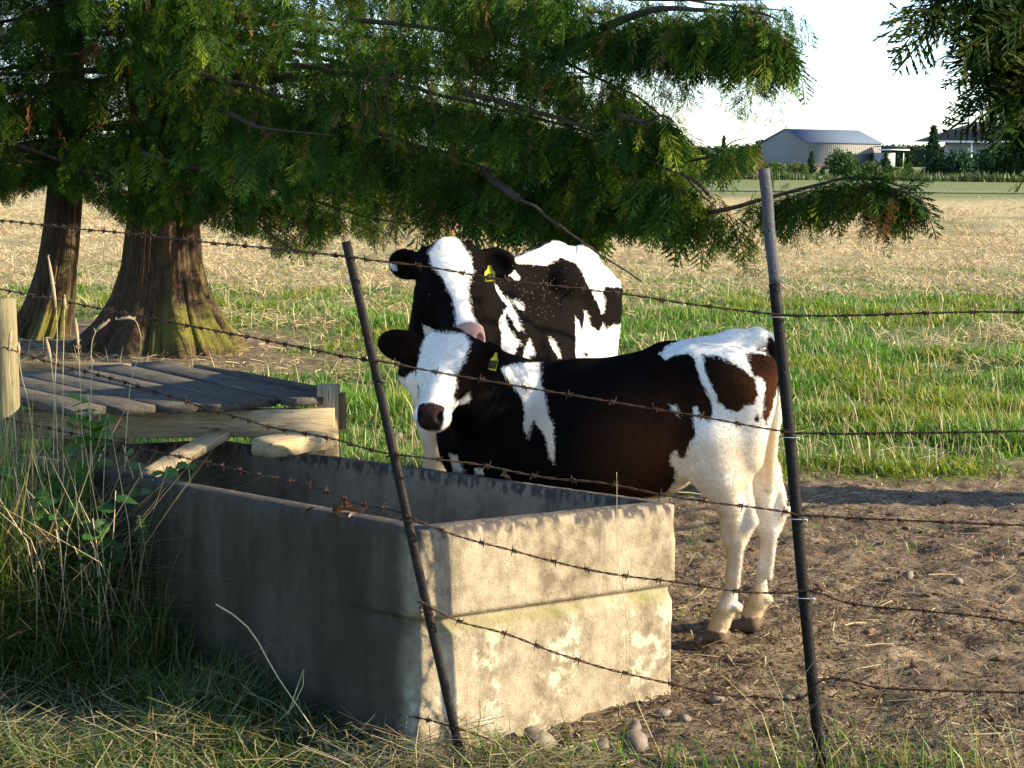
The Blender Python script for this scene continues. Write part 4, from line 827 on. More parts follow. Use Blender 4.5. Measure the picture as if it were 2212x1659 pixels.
def hang_on(curve, n, r, spread, lmin, lmax, out=.25, t0=.1, dz=.12):
    t = t0 + (1 - t0) * r.random(n) ** .8; k = t * (len(curve) - 1); i = np.minimum(k.astype(int), len(curve) - 2); p = curve[i] + (curve[i + 1] - curve[i]) * (k - i)[:, None]
    tg = curve[i + 1] - curve[i]; tg /= np.linalg.norm(tg, axis=1)[:, None]; sv = np.cross(tg, [0, 0, 1.]); s = r.normal(0, 1, n); sp = spread * (1 - .55 * t)
    p = p + sv * (s * sp)[:, None] + np.array([0, 0, -1.]) * (np.abs(s) * sp * .35 + r.random(n) * dz)[:, None]
    d = np.array([0, 0, -1.]) * r.uniform(.75, 1.2, n)[:, None] + sv * (np.sign(s) * r.uniform(0, out * 1.6, n))[:, None] + tg * r.uniform(-.1, out * 1.8, n)[:, None] + r.normal(0, .12, (n, 3))
    return p, d, r.uniform(lmin, lmax, n)
def drapes(curve, n, r, spread, lo, hi, t0=.1):
    """pendulous twigs hanging from a limb, each carrying a double row of small sprays"""
    P, D, L = [], [], []
    A, _, _ = hang_on(curve, n, r, spread, .1, .2, .2, t0, .04)
    for a in A:
        h = r.uniform(lo, hi); k = max(3, int(h / .040)); s = np.linspace(.02, h, k); ph = r.uniform(0, 6.28); sw = r.normal(0, .16, 2); side = np.array([math.cos(ph), math.sin(ph), 0])
        c = a + np.stack([sw[0] * s * s / h + .012 * np.sin(s * 14 + ph), sw[1] * s * s / h + .012 * np.cos(s * 11 + ph), -s], -1); q = np.where(np.arange(k) % 2, 1, -1)[:, None]
        P.append(c); D.append(np.array([0, 0, -1.]) + side * q * r.uniform(.25, .95, (k, 1)) + r.normal(0, .16, (k, 3))); L.append(r.uniform(.09, .19, k) * (1.1 - .45 * s / h))
    return np.concatenate(P), np.concatenate(D), np.concatenate(L)
def build_cedar(name, base, prof, lean, ztop, seed, limbs, label, canopy=True, dens=1.0, zfol=30):
    r = np.random.default_rng(seed); org = np.array([base[0], base[1], 0.]); root = empty(name, org, label, 'tree')
    V, Q = trunk_mesh(base, prof, lean, seed, ztop); link('trunk', mesh_np('trunk', V - org, Q, None, M_BARK, True), root)
    PP, DD, LL = [], [], []; wood = MB()
    for z0, az, ln, rise, drop, nf in limbs:
        o = lean(z0); p0 = np.array([base[0] + o[0], base[1] + o[1], z0]); c = limb_curve(p0, az, ln, rise, drop, r)
        pc = pj(c); out_ = np.nonzero((poly_sd(pc, CANOPY) < -2) & (pc[:, 0] > -420) & (np.arange(len(c)) > 3))[0] if canopy else []; e = out_[0] if len(out_) else len(c)
        if e > 3: wood.tube(c[:e], np.linspace(.012 + .009 * ln, .006, len(c))[:e] * np.linspace(1, .35, e), 7)
        p, d, l = hang_on(c, int(nf * dens * .5), r, .16 * ln ** .7, .12, .33); PP.append(p); DD.append(d); LL.append(l)
        p, d, l = drapes(c, max(3, int(nf * dens * .10)), r, .16 * ln ** .7, .2, .65); PP.append(p); DD.append(d); LL.append(l)
    P, D, L = np.concatenate(PP), np.concatenate(DD), np.concatenate(LL)
    if canopy:
        T_ = P + D / np.linalg.norm(D, axis=1)[:, None] * L[:, None]; d1 = poly_sd(pj(T_), CANOPY); d0 = poly_sd(pj(P), CANOPY); vis = (pj(P)[:, 0] > -420)
        px = pj(P); right = sstep(850, 1250, px[:, 0]); gap = fbm(P * 1.35 + seed, 3) > -.45 + .40 * right + .1 * r.random(len(P))
        keep = (~vis) | ((d1 > -22 + 22 * r.random(len(P))) & (d0 > -10 + 30 * fbm(P * 3, 2)) & gap); P, D, L = P[keep], D[keep], L[keep]
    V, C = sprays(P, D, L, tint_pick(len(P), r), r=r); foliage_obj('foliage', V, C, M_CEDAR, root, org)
    return root, org, wood, r
rA = np.random.default_rng(11)
def mk_limbs(r, n, z0, z1, az0, az1, l0, l1, nf, drop=.35):
    L = []
    for i in range(n):
        z = z0 + (z1 - z0) * (i + r.random()) / n; az = math.radians(r.uniform(az0, az1)); ln = r.uniform(l0, l1); L.append((z, az, ln, r.uniform(.0, .25) * ln * .4, drop * ln * r.uniform(.35, .75), nf * ln))
    return L
baseA = np.array([-2.93, 14.85]); leanA = lambda z: (.02 * z, .0)
profA = [(-.1, .78), (0, .70), (.12, .60), (.25, .50), (.45, .40), (.7, .33), (1.2, .285), (2.5, .25), (5, .19), (8, .12)]
# limbs reaching to the right and towards the camera make the long overhanging skirt
limbsA = mk_limbs(rA, 26, 1.55, 4.2, -75, 15, 3.2, 6.6, 46, .30) + mk_limbs(rA, 16, 1.5, 4.0, 15, 110, 2.2, 4.5, 40, .30) + mk_limbs(rA, 16, 1.45, 4.0, -140, -70, 1.6, 3.4, 46, .28) + mk_limbs(rA, 14, 1.5, 4.2, 110, 215, 2., 4., 36, .3) + mk_limbs(rA, 44, 3.6, 8.0, -180, 180, 2.2, 5.0, 40, .35)  # last group: unseen upper limbs, added densely to shut sky light out
treeA, orgA, woodA, rA2 = build_cedar('cedar_tree', baseA, profA, leanA, 8.0, 3, limbsA, 'old cedar with a broad flared mossy trunk and long drooping branches over the cattle')
# the long low limb that sweeps out to the right past the posts
def px_curve(pts, Ys):
    P = resample(np.array([aty(x, y, Y) for (x, y), Y in zip(pts, Ys)]), .05); s = np.arange(len(P)) * .05; e = np.minimum(1, np.minimum(s, s[-1] - s) * 4)
    return P + np.stack([fbm2(s, s * 0 + k, 3., 3, P[0, 0]) for k in (0, 4, 8)], -1) * .022 * e[:, None]
long_ = px_curve([(470, 300), (700, 290), (900, 325), (1040, 372), (1150, 398), (1300, 437), (1420, 459), (1540, 456), (1660, 427), (1760, 400), (1830, 384), (1885, 384), (1950, 404), (1978, 412)], [14.3, 13.0, 11.8, 11.0, 10.4, 9.8, 9.4, 9.1, 8.9, 8.75, 8.65, 8.6, 8.55, 8.5])
long_[0] = [baseA[0] + .05, baseA[1] - .1, 1.7]
woodA.tube(long_, np.linspace(.060, .004, len(long_)), 8)
sub = [px_curve([(1120, 428), (1180, 470), (1250, 518), (1320, 565), (1386, 608)], [9.4, 8.9, 8.3, 7.8, 7.5]), px_curve([(1040, 372), (1085, 405), (1120, 428)], [11, 10, 9.4]), px_curve([(760, 300), (900, 395), (1030, 420), (1062, 480), (1095, 488)], [12.2, 11.3, 10.6, 10.3, 10.2]), px_curve([(1340, 250), (1400, 262), (1430, 248), (1452, 262)], [9.6, 9.4, 9.3, 9.3]),
       px_curve([(1300, 60), (1420, 20), (1560, 26), (1650, 30), (1690, 48)], [10.2, 9.8, 9.5, 9.3, 9.2]), px_curve([(1480, 350), (1540, 335), (1600, 300), (1625, 300)], [9.4, 9.2, 9.0, 8.95]), px_curve([(160, 380), (300, 392), (420, 400)], [13.7, 13.5, 13.4]), px_curve([(1530, 420), (1500, 390), (1440, 360), (1380, 340)], [9.0, 9.1, 9.2, 9.4])]
for c, (a, b) in zip(sub, ((.009, .003), (.03, .022), (.02, .004), (.018, .004), (.026, .004), (.008, .002), (.03, .012), (.010, .004))): woodA.tube(c, np.linspace(a, b, len(c)), 6)
for x0, y0, x1, y1 in ((800, 155, 770, 300), (830, 160, 815, 300), (835, 160, 850, 370), (862, 160, 830, 250), (918, 165, 945, 285), (880, 165, 885, 260), (770, 150, 960, 170), (945, 165, 1040, 190), (1690, 460, 1700, 500), (640, 545, 420, 445)):
    mx, my = (x0 + x1) / 2 + random.uniform(-12, 12), (y0 + y1) / 2; Y = 10.6 if x0 < 1000 else 9; c = px_curve([(x0, y0), (mx - 4, my - 20), (mx + 5, my + 15), (x1, y1)], [Y, Y - .05, Y - .1, Y - .15]); woodA.tube(c, np.linspace(.007, .0025, len(c)), 5)
woodA.build('branches', M_TWIG, treeA, True, orgA)
# hanging sprays on the long limb and its side branches
PP, DD, LL, woodA2 = [], [], [], []
boughs = [px_curve(p, Ys) for p, Ys in (([(640, 140), (1000, 215), (1300, 300), (1500, 390)], [12.5, 11, 10, 9.5]), ([(760, 40), (1150, 110), (1380, 215), (1470, 290)], [12, 10.8, 10, 9.6]), ([(560, 240), (900, 310), (1150, 400), (1330, 480)], [12.6, 11.4, 10.4, 9.7]), ([(1000, 0), (1180, 40), (1320, 60), (1400, 110)], [11, 10.5, 10, 9.7]), ([(1000, 200), (1250, 270), (1430, 330), (1525, 430)], [10.8, 10, 9.5, 9.2]), ([(300, 330), (560, 400), (800, 470), (930, 490)], [13, 12.4, 11.8, 11.4]), ([(400, 150), (700, 240), (900, 330)], [13, 12, 11.5]), ([(330, 380), (480, 430), (640, 520)], [13.4, 13, 12.6]), ([(900, -40), (1250, -30), (1500, -10), (1640, -10)], [11, 10.2, 9.6, 9.3]), ([(0, 300), (160, 360), (330, 440)], [13.8, 13.6, 13.4]), ([(-60, 380), (60, 390), (180, 420)], [14.5, 14.3, 14.1]), ([(1100, 330), (1300, 400), (1420, 470)], [10.4, 9.8, 9.5]))]
for c in boughs: woodA2.append(c)
for c, n, t0, l0, l1, sp in [(c, int(len(c) * 5), 0, .12, .28, .20) for c in boughs] + list(((long_, 170, .45, .08, .22, .06), (long_[int(len(long_) * .88):], 120, .05, .10, .26, .12), (sub[4], 420, .10, .12, .30, .12), (sub[3], 130, .1, .12, .28, .10), (sub[5], 40, .1, .08, .2, .05), (long_[int(len(long_) * .45):int(len(long_) * .72)], 330, 0, .14, .34, .16), (sub[7], 160, 0, .14, .3, .14))):
    p, d, l = hang_on(c, n, rA2, sp, l0, l1, .2, t0, .12 if l1 > .28 else .02); PP.append(p); DD.append(d); LL.append(l)
nl = len(PP)
for c in boughs: p, d, l = drapes(c, int(len(c) * 1.1), rA2, .20, .2, .7, 0); PP.insert(0, p); DD.insert(0, d); LL.insert(0, l)
p, d, l = drapes(sub[4], 44, rA2, .10, .15, .5, .1); PP.append(p); DD.append(d); LL.append(l)
tip = long_[int(len(long_) * .87):]; p, d, l = hang_on(tip, 110, rA2, .05, .10, .22, .3, 0, .0); d = d + rA2.normal(0, .9, d.shape) + np.array([.35, 0, .35]); PP.append(p); DD.append(d); LL.append(l)
p, d, l = drapes(tip, 14, rA2, .06, .10, .32, 0); PP.append(p); DD.append(d); LL.append(l)
nb = sum(len(q) for q in PP[:2 * len(boughs)]); P, D, L = map(np.concatenate, (PP, DD, LL))
T_ = P + D / np.linalg.norm(D, axis=1)[:, None] * L[:, None]; ok = (np.arange(len(P)) >= nb) | ((poly_sd(pj(T_), CANOPY) > -24 + 24 * rA2.random(len(P))) & (poly_sd(pj(P), CANOPY) > -10 + 30 * fbm(P * 3, 2))); ok &= (np.arange(len(P)) >= nb) | (fbm(P * 1.6 + 9, 3) > -.28 + .26 * sstep(850, 1250, pj(P)[:, 0])); P, D, L = P[ok], D[ok], L[ok]
wb = MB()
for c in woodA2: wb.tube(c, np.linspace(.020, .004, len(c)), 6)
wb.build('boughs', M_TWIG, treeA, True, orgA)
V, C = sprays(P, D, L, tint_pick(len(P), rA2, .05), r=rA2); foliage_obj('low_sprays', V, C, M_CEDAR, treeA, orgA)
baseB = np.array([-4.22, 15.75]); leanB = lambda z: (.33 * (1 - math.exp(-max(z, 0) / .8)), .0)
profB = [(-.1, .30), (0, .27), (.25, .215), (.6, .175), (1.2, .155), (3, .13), (7, .07)]
rB = np.random.default_rng(5)
limbsB = mk_limbs(rB, 22, 1.4, 4.0, -180, 180, 1.2, 3.0, 44, .3) + mk_limbs(rB, 12, 1.4, 3.6, -150, -40, 1.5, 3.0, 50, .25) + mk_limbs(rB, 26, 3.4, 7.0, -180, 180, 1.5, 3.2, 44, .3)  # last group: unseen upper limbs that keep sky light out of the crown
treeB, orgB_, woodB, rB2 = build_cedar('cedar_tree', baseB, profB, leanB, 7.0, 8, limbsB, 'slimmer leaning cedar trunk at the far left behind the big flared one')
woodB.build('branches', M_TWIG, treeB, True, orgB_)
# the dark conifer that reaches in at the top right; its trunk stands outside the picture
baseC = np.array([4.7, 8.3]); rC = np.random.default_rng(21); orgC_ = np.array([4.7, 8.3, 0.]); treeC = empty('fir_tree', orgC_, 'dark conifer whose branches hang into the top right corner', 'tree')
V, Q = trunk_mesh(baseC, [(-.1, .3), (0, .26), (.5, .2), (2, .17), (5, .12)], lambda z: (0, 0), 4, 5.0); link('trunk', mesh_np('trunk', V - orgC_, Q, None, M_BARK, True), treeC)
wc = MB(); PP, DD, LL, BR = [], [], [], []
for pts, Ys, n in (([(2560, 250), (2350, 60), (2150, 20), (1985, 25)], [5.9, 5.7, 5.5, 5.4], 46), ([(2600, 330), (2400, 130), (2200, 80), (2060, 95)], [5.9, 5.7, 5.5, 5.4], 44), ([(2600, 420), (2400, 240), (2250, 170), (2140, 185)], [6, 5.7, 5.5, 5.4], 44), ([(2560, -100), (2350, -80), (2150, -60), (1990, -20)], [5.9, 5.7, 5.5, 5.4], 46), ([(2680, 500), (2480, 330), (2340, 270), (2240, 290)], [6, 5.8, 5.6, 5.5], 40), ([(2600, 0), (2450, 80), (2300, 150), (2180, 200)], [5.9, 5.8, 5.6, 5.5], 70), ([(2600, 150), (2400, 60), (2250, 120), (2120, 150)], [5.9, 5.8, 5.7, 5.6], 70), ([(2500, 200), (2360, 200), (2285, 225), (2230, 250)], [6, 5.9, 5.8, 5.7], 70), ([(2500, 60), (2330, 20), (2200, 0), (2100, 20)], [6, 5.9, 5.8, 5.7], 70)):
    c = px_curve(pts, Ys); brn = np.array([[4.6, 8.2, c[0][2] - .2], c[0] * .45 + np.array([4.6, 8.2, c[0][2] - .1]) * .55, c[0], c[len(c) // 2], c[-1]]); wc.tube(resample(brn, .08), np.linspace(.014, .003, len(resample(brn, .08))), 6); t = rC.uniform(.25, 1, n) ; k = (t * (len(c) - 2)).astype(int); tg = c[k + 1] - c[k]; tg /= np.linalg.norm(tg, axis=1)[:, None]
    BR.append(brn)
    PP.append(c[k] + rC.normal(0, .03, (n, 3))); DD.append(tg * 1.0 + np.array([-.2, 0, -.75]) * rC.uniform(.2, 1.3, (n, 1)) + rC.normal(0, .28, (n, 3))); LL.append(rC.uniform(.16, .30, n))
for q, n in [(b[:3], 20) for b in BR]: p, d, l = hang_on(resample(q, .08), n, rC, .10, .16, .32, .5, .2, .05); PP.append(p); DD.append(d); LL.append(l)
P, D, L = map(np.concatenate, (PP, DD, LL)); V, C = sprays(P, D, L, tint_pick(len(P), rC, 0) * .45, r=rC); foliage_obj('foliage', V, C, M_CEDAR, treeC, orgC_); wc.build('branches', M_TWIG, treeC, True, orgC_)
# ------------------------------------------------------------------ grass, hay and litter (uncountable: one object per kind)
M_GRASS = leaf_mat('grass_blades', trans=.35, rough=.45, spec=.3); M_STRAW = leaf_mat('dry_straw', trans=.15, rough=.6, spec=.2)
def blades(x, y, h, w, lean, tint, r, z0=None, curl=.6, az=None):
    """curved tapering blades, two quads and a tip each"""
    n = len(x); az = r.uniform(0, 6.28, n) if az is None else az; d = np.stack([np.cos(az), np.sin(az), np.zeros(n)], -1); s = np.stack([-np.sin(az), np.cos(az), np.zeros(n)], -1)
    tw = r.uniform(-1, 1, n)[:, None]; s = s + d * tw * .6; z0 = ground_h(x, y) - .006 if z0 is None else z0
    b = np.stack([x, y, z0], -1); V = np.zeros((n, 5, 3)); C = np.zeros((n, 5, 3))
    for k, (t, ww) in enumerate(((0, .8), (.5, 1.), (1., 0))):
        c = b + d * (h * lean * (t * (1 - curl) + curl * t * t))[:, None] + np.array([0, 0, 1.]) * (h * (t - .35 * np.clip(lean, 0, 1.6) * t * t))[:, None]
        if k < 2: V[:, 2 * k] = c - s * (w * ww)[:, None]; V[:, 2 * k + 1] = c + s * (w * ww)[:, None]; C[:, 2 * k] = C[:, 2 * k + 1] = tint * (.85 + .2 * t)
        else: V[:, 4] = c; C[:, 4] = tint * 1.15
    i = np.arange(n)[:, None] * 5; return V.reshape(-1, 3), C.reshape(-1, 3), i + np.array([[0, 1, 3, 2]]), i + np.array([[2, 3, 4]])
def strands(x, y, ln, w, tint, r, zoff=.01, tilt=.25, az=None):
    """bent dry stalks lying about"""
    n = len(x); az = r.uniform(0, 6.28, n) if az is None else az; d = np.stack([np.cos(az), np.sin(az), r.normal(0, tilt, n)], -1); s = np.stack([-np.sin(az), np.cos(az), r.normal(0, .6, n)], -1); s /= np.linalg.norm(s, axis=1)[:, None]
    c = np.stack([x, y, ground_h(x, y) + zoff + np.abs(d[:, 2]) * ln * .5], -1); bend = r.normal(0, .16, (n, 3)); bend[:, 2] = np.abs(bend[:, 2]) * .5
    V = np.zeros((n, 6, 3)); w = w[:, None]; l = ln[:, None]
    for k, t in enumerate((-.5, 0, .5)): m = c + d * l * t + bend * l * (0.25 - t * t); V[:, 2 * k] = m - s * w; V[:, 2 * k + 1] = m + s * w
    i = np.arange(n)[:, None] * 6; return V.reshape(-1, 3), np.repeat(tint, 6, 0), np.concatenate([i + [[0, 1, 3, 2]], i + [[2, 3, 5, 4]]]), None
def merge(items):
    Vs, Cs, Qs, Ts, n = [], [], [], [], 0
    for V, C, Q, T in items:
        Vs.append(V); Cs.append(C); Qs.append(Q + n)
        if T is not None: Ts.append(T + n)
        n += len(V)
    return np.concatenate(Vs), np.concatenate(Cs), np.concatenate(Qs), np.concatenate(Ts) if Ts else None
def stuff(name, items, mat, label, cat):
    V, C, Q, T = merge(items); o = link(name, mesh_np(name, V, Q, T, mat, False, None, {'tint': C})); return setp(o, label, cat, None, 'stuff')
def scatter(n, y0, y1, r, pw=2.0, m=.55):
    n = int(n * 1.3)
    """points in the part of the field in view, denser near the camera"""
    u = r.random(n); y = (y0 ** (1 - pw) + u * (y1 ** (1 - pw) - y0 ** (1 - pw))) ** (1 / (1 - pw)); q = r.random(n) * 2 - 1; x = np.where(np.abs(q) < .8, q / .8 * 1.06, np.sign(q) * (1.06 + (np.abs(q) - .8) / .2 * m)) * y * (1106 / F_PX); return x, y
def gcol(n, r, a=(.060, .130, .016), b=(.17, .265, .042), yl=.10):
    t = r.random((n, 1)); c = np.array(a) * (1 - t) + np.array(b) * t; k = r.random(n) < yl; c[k] = np.array([.24, .19, .075]) * r.uniform(.7, 1.2, (k.sum(), 1)); return c
def hcol(n, r): t = r.random((n, 1)); return (np.array([.30, .23, .11]) * (1 - t) + np.array([.62, .50, .31]) * t) * r.uniform(.75, 1.15, (n, 1))
r4 = np.random.default_rng(44); items = []
def in_box(x, y):
    P = (np.stack([x, y, np.zeros_like(x)], -1) - TO) @ TM; return (P[:, 0] > -.03) & (P[:, 0] < TD[0] + .03) & (P[:, 1] > -.03) & (P[:, 1] < TD[1] + .03)
# green pasture behind the cattle
x, y = scatter(330000, 7.6, 27, r4, 1.9); d, g, h = zones(x, y); cl = fbm2(x, y, 1.7, 3, 6.6)
k = (r4.random(len(x)) < g * np.clip(.55 + 1.2 * cl, .12, 1)) & (trunk_ring(x, y) > .75); x, y, cl, g = x[k], y[k], cl[k], g[k]
hh = (.035 + .125 * np.clip(.42 + 1.2 * cl, 0, 1.3)) * r4.uniform(.6, 1.35, len(x)) * np.clip(g * 1.4, .35, 1) * np.clip(1.25 - (y - 9) / 26, .5, 1)
items.append(blades(x, y, hh, .0022 + .00022 * y * r4.uniform(.7, 1.3, len(x)), r4.uniform(.15, 1.1, len(x)), gcol(len(x), r4) * (1 + .35 * np.clip(cl, -1, 1))[:, None] * np.where((fbm2(x, y, .8, 3, 12.) > .15)[:, None], [1.25, 1.0, 1.0], [.85, .95, 1.0]), r4))
x, y = scatter(5000, 8, 26, r4, 1.9); d, g, h = zones(x, y); k = r4.random(len(x)) < g * .6; x, y = x[k], y[k]     # seed stalks among the green
items.append(blades(x, y, r4.uniform(.14, .30, len(x)), .0012 + .00012 * y, r4.uniform(.1, .7, len(x)), hcol(len(x), r4), r4, curl=.8))
# isolated sprigs on the bare earth
x, y = scatter(9000, 4.6, 10, r4, 1.6); d, g, h = zones(x, y); k = (d > .5) & (fbm2(x, y, 1.5, 3, 2.2) > .22) & ~in_box(x, y); x, y = x[k], y[k]
items.append(blades(x, y, r4.uniform(.02, .07, len(x)), np.full(len(x), .0022), r4.uniform(.3, 1.3, len(x)), gcol(len(x), r4), r4))
stuff('green_grass', items, M_GRASS, 'lush green pasture grass in tufts behind the two cattle', 'grass')
# cut hay
items = []
x, y = scatter(340000, 13, 115, r4, 2.0); d, g, h = zones(x, y); n1 = fbm2(x, y, 1.1, 3, 3.1)
k = r4.random(len(x)) < h * np.clip(.30 + n1 * 1.3, .08, 1); x, y = x[k], y[k]; n1 = n1[k]
items.append(strands(x, y, r4.uniform(.04, .15, len(x)), .0009 + .00010 * y, hcol(len(x), r4) * (1 + .2 * n1)[:, None], r4, .008 + .04 * np.maximum(n1, 0), .14))
x, y = scatter(70000, 12, 60, r4, 2.0); d, g, h = zones(x, y); k = r4.random(len(x)) < h * .8; x, y = x[k], y[k]
items.append(blades(x, y, r4.uniform(.02, .08, len(x)), .0014 + .00018 * y, r4.uniform(.2, 1.3, len(x)), np.where((r4.random(len(x)) < .45)[:, None], gcol(len(x), r4), hcol(len(x), r4)), r4))
x, y = scatter(2600, 13, 60, r4, 1.9); d, g, h = zones(x, y); k = r4.random(len(x)) < h; cx, cy = x[k], y[k]; nn = 46        # loose heaps
x = np.repeat(cx, nn) + r4.normal(0, .16, len(cx) * nn); y = np.repeat(cy, nn) + r4.normal(0, .13, len(cx) * nn)
q = np.exp(-((x - np.repeat(cx, nn)) ** 2 + (y - np.repeat(cy, nn)) ** 2) / .03)
items.append(strands(x, y, r4.uniform(.05, .17, len(x)), .0010 + .00012 * y, hcol(len(x), r4), r4, .02 + .11 * q * r4.random(len(x)), .45))
x, y = scatter(26000, 9, 16, r4, 1.5); d, g, h = zones(x, y); k = r4.random(len(x)) < (.12 * g + .5 * d * (y > 11.5)); x, y = x[k], y[k]
items.append(strands(x, y, r4.uniform(.04, .16, len(x)), .0008 + .0001 * y, hcol(len(x), r4), r4, .012, .2))
stuff('dry_hay', items, M_STRAW, 'cut straw-coloured hay lying in heaps across the wide field', 'hay')
# straw trodden into the earth
x, y = scatter(30000, 4.4, 9.5, r4, 1.5); d, g, h = zones(x, y); cl = fbm2(x, y, 1.3, 4, 7.7); k = (r4.random(len(x)) < d * np.clip(.25 + cl, .05, .9) * .85) & ~in_box(x, y); x, y = x[k], y[k]
sz = r4.random(len(x)) ** 4; x2, y2 = scatter(90000, 4.4, 9.5, r4, 1.5); d2, g2, h2 = zones(x2, y2); k = (r4.random(len(x2)) < d2 * np.clip(.5 + fbm2(x2, y2, 2.1, 4, 3.7), .1, 1)) & ~in_box(x2, y2); x2, y2 = x2[k], y2[k]
stuff('straw_litter', [strands(x, y, .02 + .13 * sz, .0009 + .0016 * sz * r4.random(len(x)), hcol(len(x), r4) * .7, r4, .006, .10), strands(x2, y2, r4.uniform(.006, .030, len(x2)), r4.uniform(.001, .003, len(x2)), np.where(r4.random((len(x2), 1)) < .3, hcol(len(x2), r4) * .5, np.array([.07, .045, .028]) * r4.uniform(.4, 1.7, (len(x2), 1))), r4, .005, .35)], M_STRAW, 'scattered straw trodden into the brown earth', 'straw')
# clods of earth
def blob_verts(r, rad, sq, seed_off):
    u = np.linspace(0, math.pi, 9)[:, None]; v = np.linspace(0, 2 * math.pi, 13)[None, :-1]; D = np.stack([np.sin(u) * np.cos(v), np.sin(u) * np.sin(v), np.cos(u) + 0 * v], -1).reshape(-1, 3)
    R_ = 1 + .42 * fbm(D * 1.5 + seed_off, 3) + .14 * fbm(D * 5 + seed_off, 2); P = D * R_[:, None] * rad * np.array([1, sq[0], sq[1]]); return P, [(i * 12 + j, (i + 1) * 12 + j, (i + 1) * 12 + (j + 1) % 12, i * 12 + (j + 1) % 12) for i in range(8) for j in range(12)]
cm = MB(); x, y = scatter(3600, 4.5, 9.2, r4, 1.4); d, g, h = zones(x, y); k = (d > .6) & ~in_box(x, y); T8 = [blob_verts(r4, 1, (.7, .42), s * 3.7) for s in range(8)]
for a, b in zip(x[k], y[k]):
    P, Q = T8[r4.integers(8)]; s = .004 + .016 * r4.random() ** 4; an = r4.uniform(0, 6.28); c, s_ = math.cos(an), math.sin(an); cm.add(np.stack([P[:, 0] * c - P[:, 1] * s_, P[:, 0] * s_ + P[:, 1] * c, P[:, 2]], -1) * s + [a, b, ground_h(np.array([a]), np.array([b]))[0] + s * .05], Q)
def soil_mat():
    n = NT('clod_soil'); P = n.coord('Object'); a = n.noise(14, 5, .6, P); n.fin(n.ramp(a, [(.3, (.045, .027, .016)), (.6, (.15, .095, .055))]), .95, n.bump(n.noise(90, 4, .6, P), .8, .006), .1); return n.m
M_SOIL = soil_mat(); cl_ = cm.build('soil_clods', M_SOIL, None, True, (0, 0, 0)); setp(cl_, 'small clods of dry brown earth churned up by hooves', 'earth', None, 'stuff')

# rank grass, weeds and mown hay on the near side of the trough
items = []; r5 = np.random.default_rng(55)
def left_pts(n, xr, yr): return r5.uniform(*xr, n), r5.uniform(*yr, n)
def side_d(x, y): P = (np.stack([x, y, np.zeros_like(x)], -1) - TO) @ TM; return -P[:, 0], P[:, 1]              # distance out from the long wall, distance along it
x, y = left_pts(60000, (-2.4, .1), (4.35, 7.2)); sx, sy = side_d(x, y); k = ~in_box(x, y) & ((sx > 0) | (sy < -.02)) & (x < -.02 - .25 * (y < 4.72)); x, y, sx = x[k], y[k], sx[k]
cl = fbm2(x, y, 2.2, 3, 1.1); back = sstep(4.9, 5.9, y); k = r5.random(len(x)) < np.clip(.45 + cl + .2 * back, .1, 1); x, y, cl, back = x[k], y[k], cl[k], back[k]
items.append(blades(x, y, (.05 + .10 * np.clip(.5 + cl, 0, 1) + .36 * back * r5.random(len(x))) * r5.uniform(.6, 1.3, len(x)), np.full(len(x), .0026), r5.uniform(.3, 1.5, len(x)), gcol(len(x), r5, (.022, .055, .010), (.085, .14, .026), .18), r5, curl=.8))
x, y = left_pts(34000, (-2.3, -.7), (5.3, 6.9)); sx, sy = side_d(x, y); cl = fbm2(x, y, 3.1, 3, 8.8); k = (sx > .03) & (sx < .80) & (sy > .6) & (r5.random(len(x)) < sstep(.6, 1.5, sy) * np.clip(.55 + 1.3 * cl, .06, 1)); x, y, cl, sy = x[k], y[k], cl[k], sy[k]     # tall tangle against the far end of the wall
hh = r5.uniform(.22, .90, len(x)) * (.5 + .5 * sstep(.8, 1.6, sy)) * np.clip(.75 + .7 * cl, .35, 1.25)
items.append(blades(x, y, hh, r5.uniform(.0012, .0042, len(x)) * r5.uniform(.5, 1.1, len(x)), r5.uniform(.05, 1.7, len(x)), gcol(len(x), r5, (.022, .055, .010), (.095, .15, .030), .30) * (1 + .35 * cl)[:, None], r5, curl=.9))
x, y = left_pts(420, (-2.3, -1.1), (5.4, 6.8)); sx, sy = side_d(x, y); k = (sx > .05) & (sx < .8) & (sy > 1.0); x, y = x[k], y[k]           # old straw-coloured stems
items.append(blades(x, y, r5.uniform(.5, 1.0, len(x)), r5.uniform(.0010, .0018, len(x)), r5.uniform(.05, .7, len(x)), hcol(len(x), r5), r5, curl=.9))
x = r5.uniform(-.1, 1.3, 420); y = 4.56 + r5.normal(0, .07, 420); k = ~in_box(x, y); x, y = x[k], y[k]
items.append(blades(x, y, r5.uniform(.06, .20, len(x)), r5.uniform(.0012, .0024, len(x)), r5.uniform(.2, 1.2, len(x)), gcol(len(x), r5, yl=.3), r5, curl=.8))
x = r5.uniform(.70, 1.40, 90); y = 4.60 + r5.normal(0, .12, 90)                        # long wisps by the painted post
items.append(blades(x, y, r5.uniform(.15, .55, 90), r5.uniform(.0008, .0016, 90), r5.uniform(.3, 1.6, 90), gcol(90, r5, (.05, .09, .03), (.14, .18, .08), .3), r5, curl=.9))
stuff('rank_grass', items, M_GRASS, 'tall tangled grass and weeds growing against the dark side of the trough', 'grass')
x, y = left_pts(24000, (-1.9, .35), (4.3, 5.5)); sx, sy = side_d(x, y); k = ~in_box(x, y) & (x < -.05 + .3 * (y < 4.62)) & (r5.random(len(x)) < np.clip(.5 + fbm2(x, y, 2.0, 3, 4.1), .1, 1)); k2 = r5.random(len(x[k])) < 1 - .8 * sstep(4.8, 5.05, y[k] - .05 * x[k]); x, y = x[k][k2], y[k][k2]
zf = r5.random(len(x)) * .05
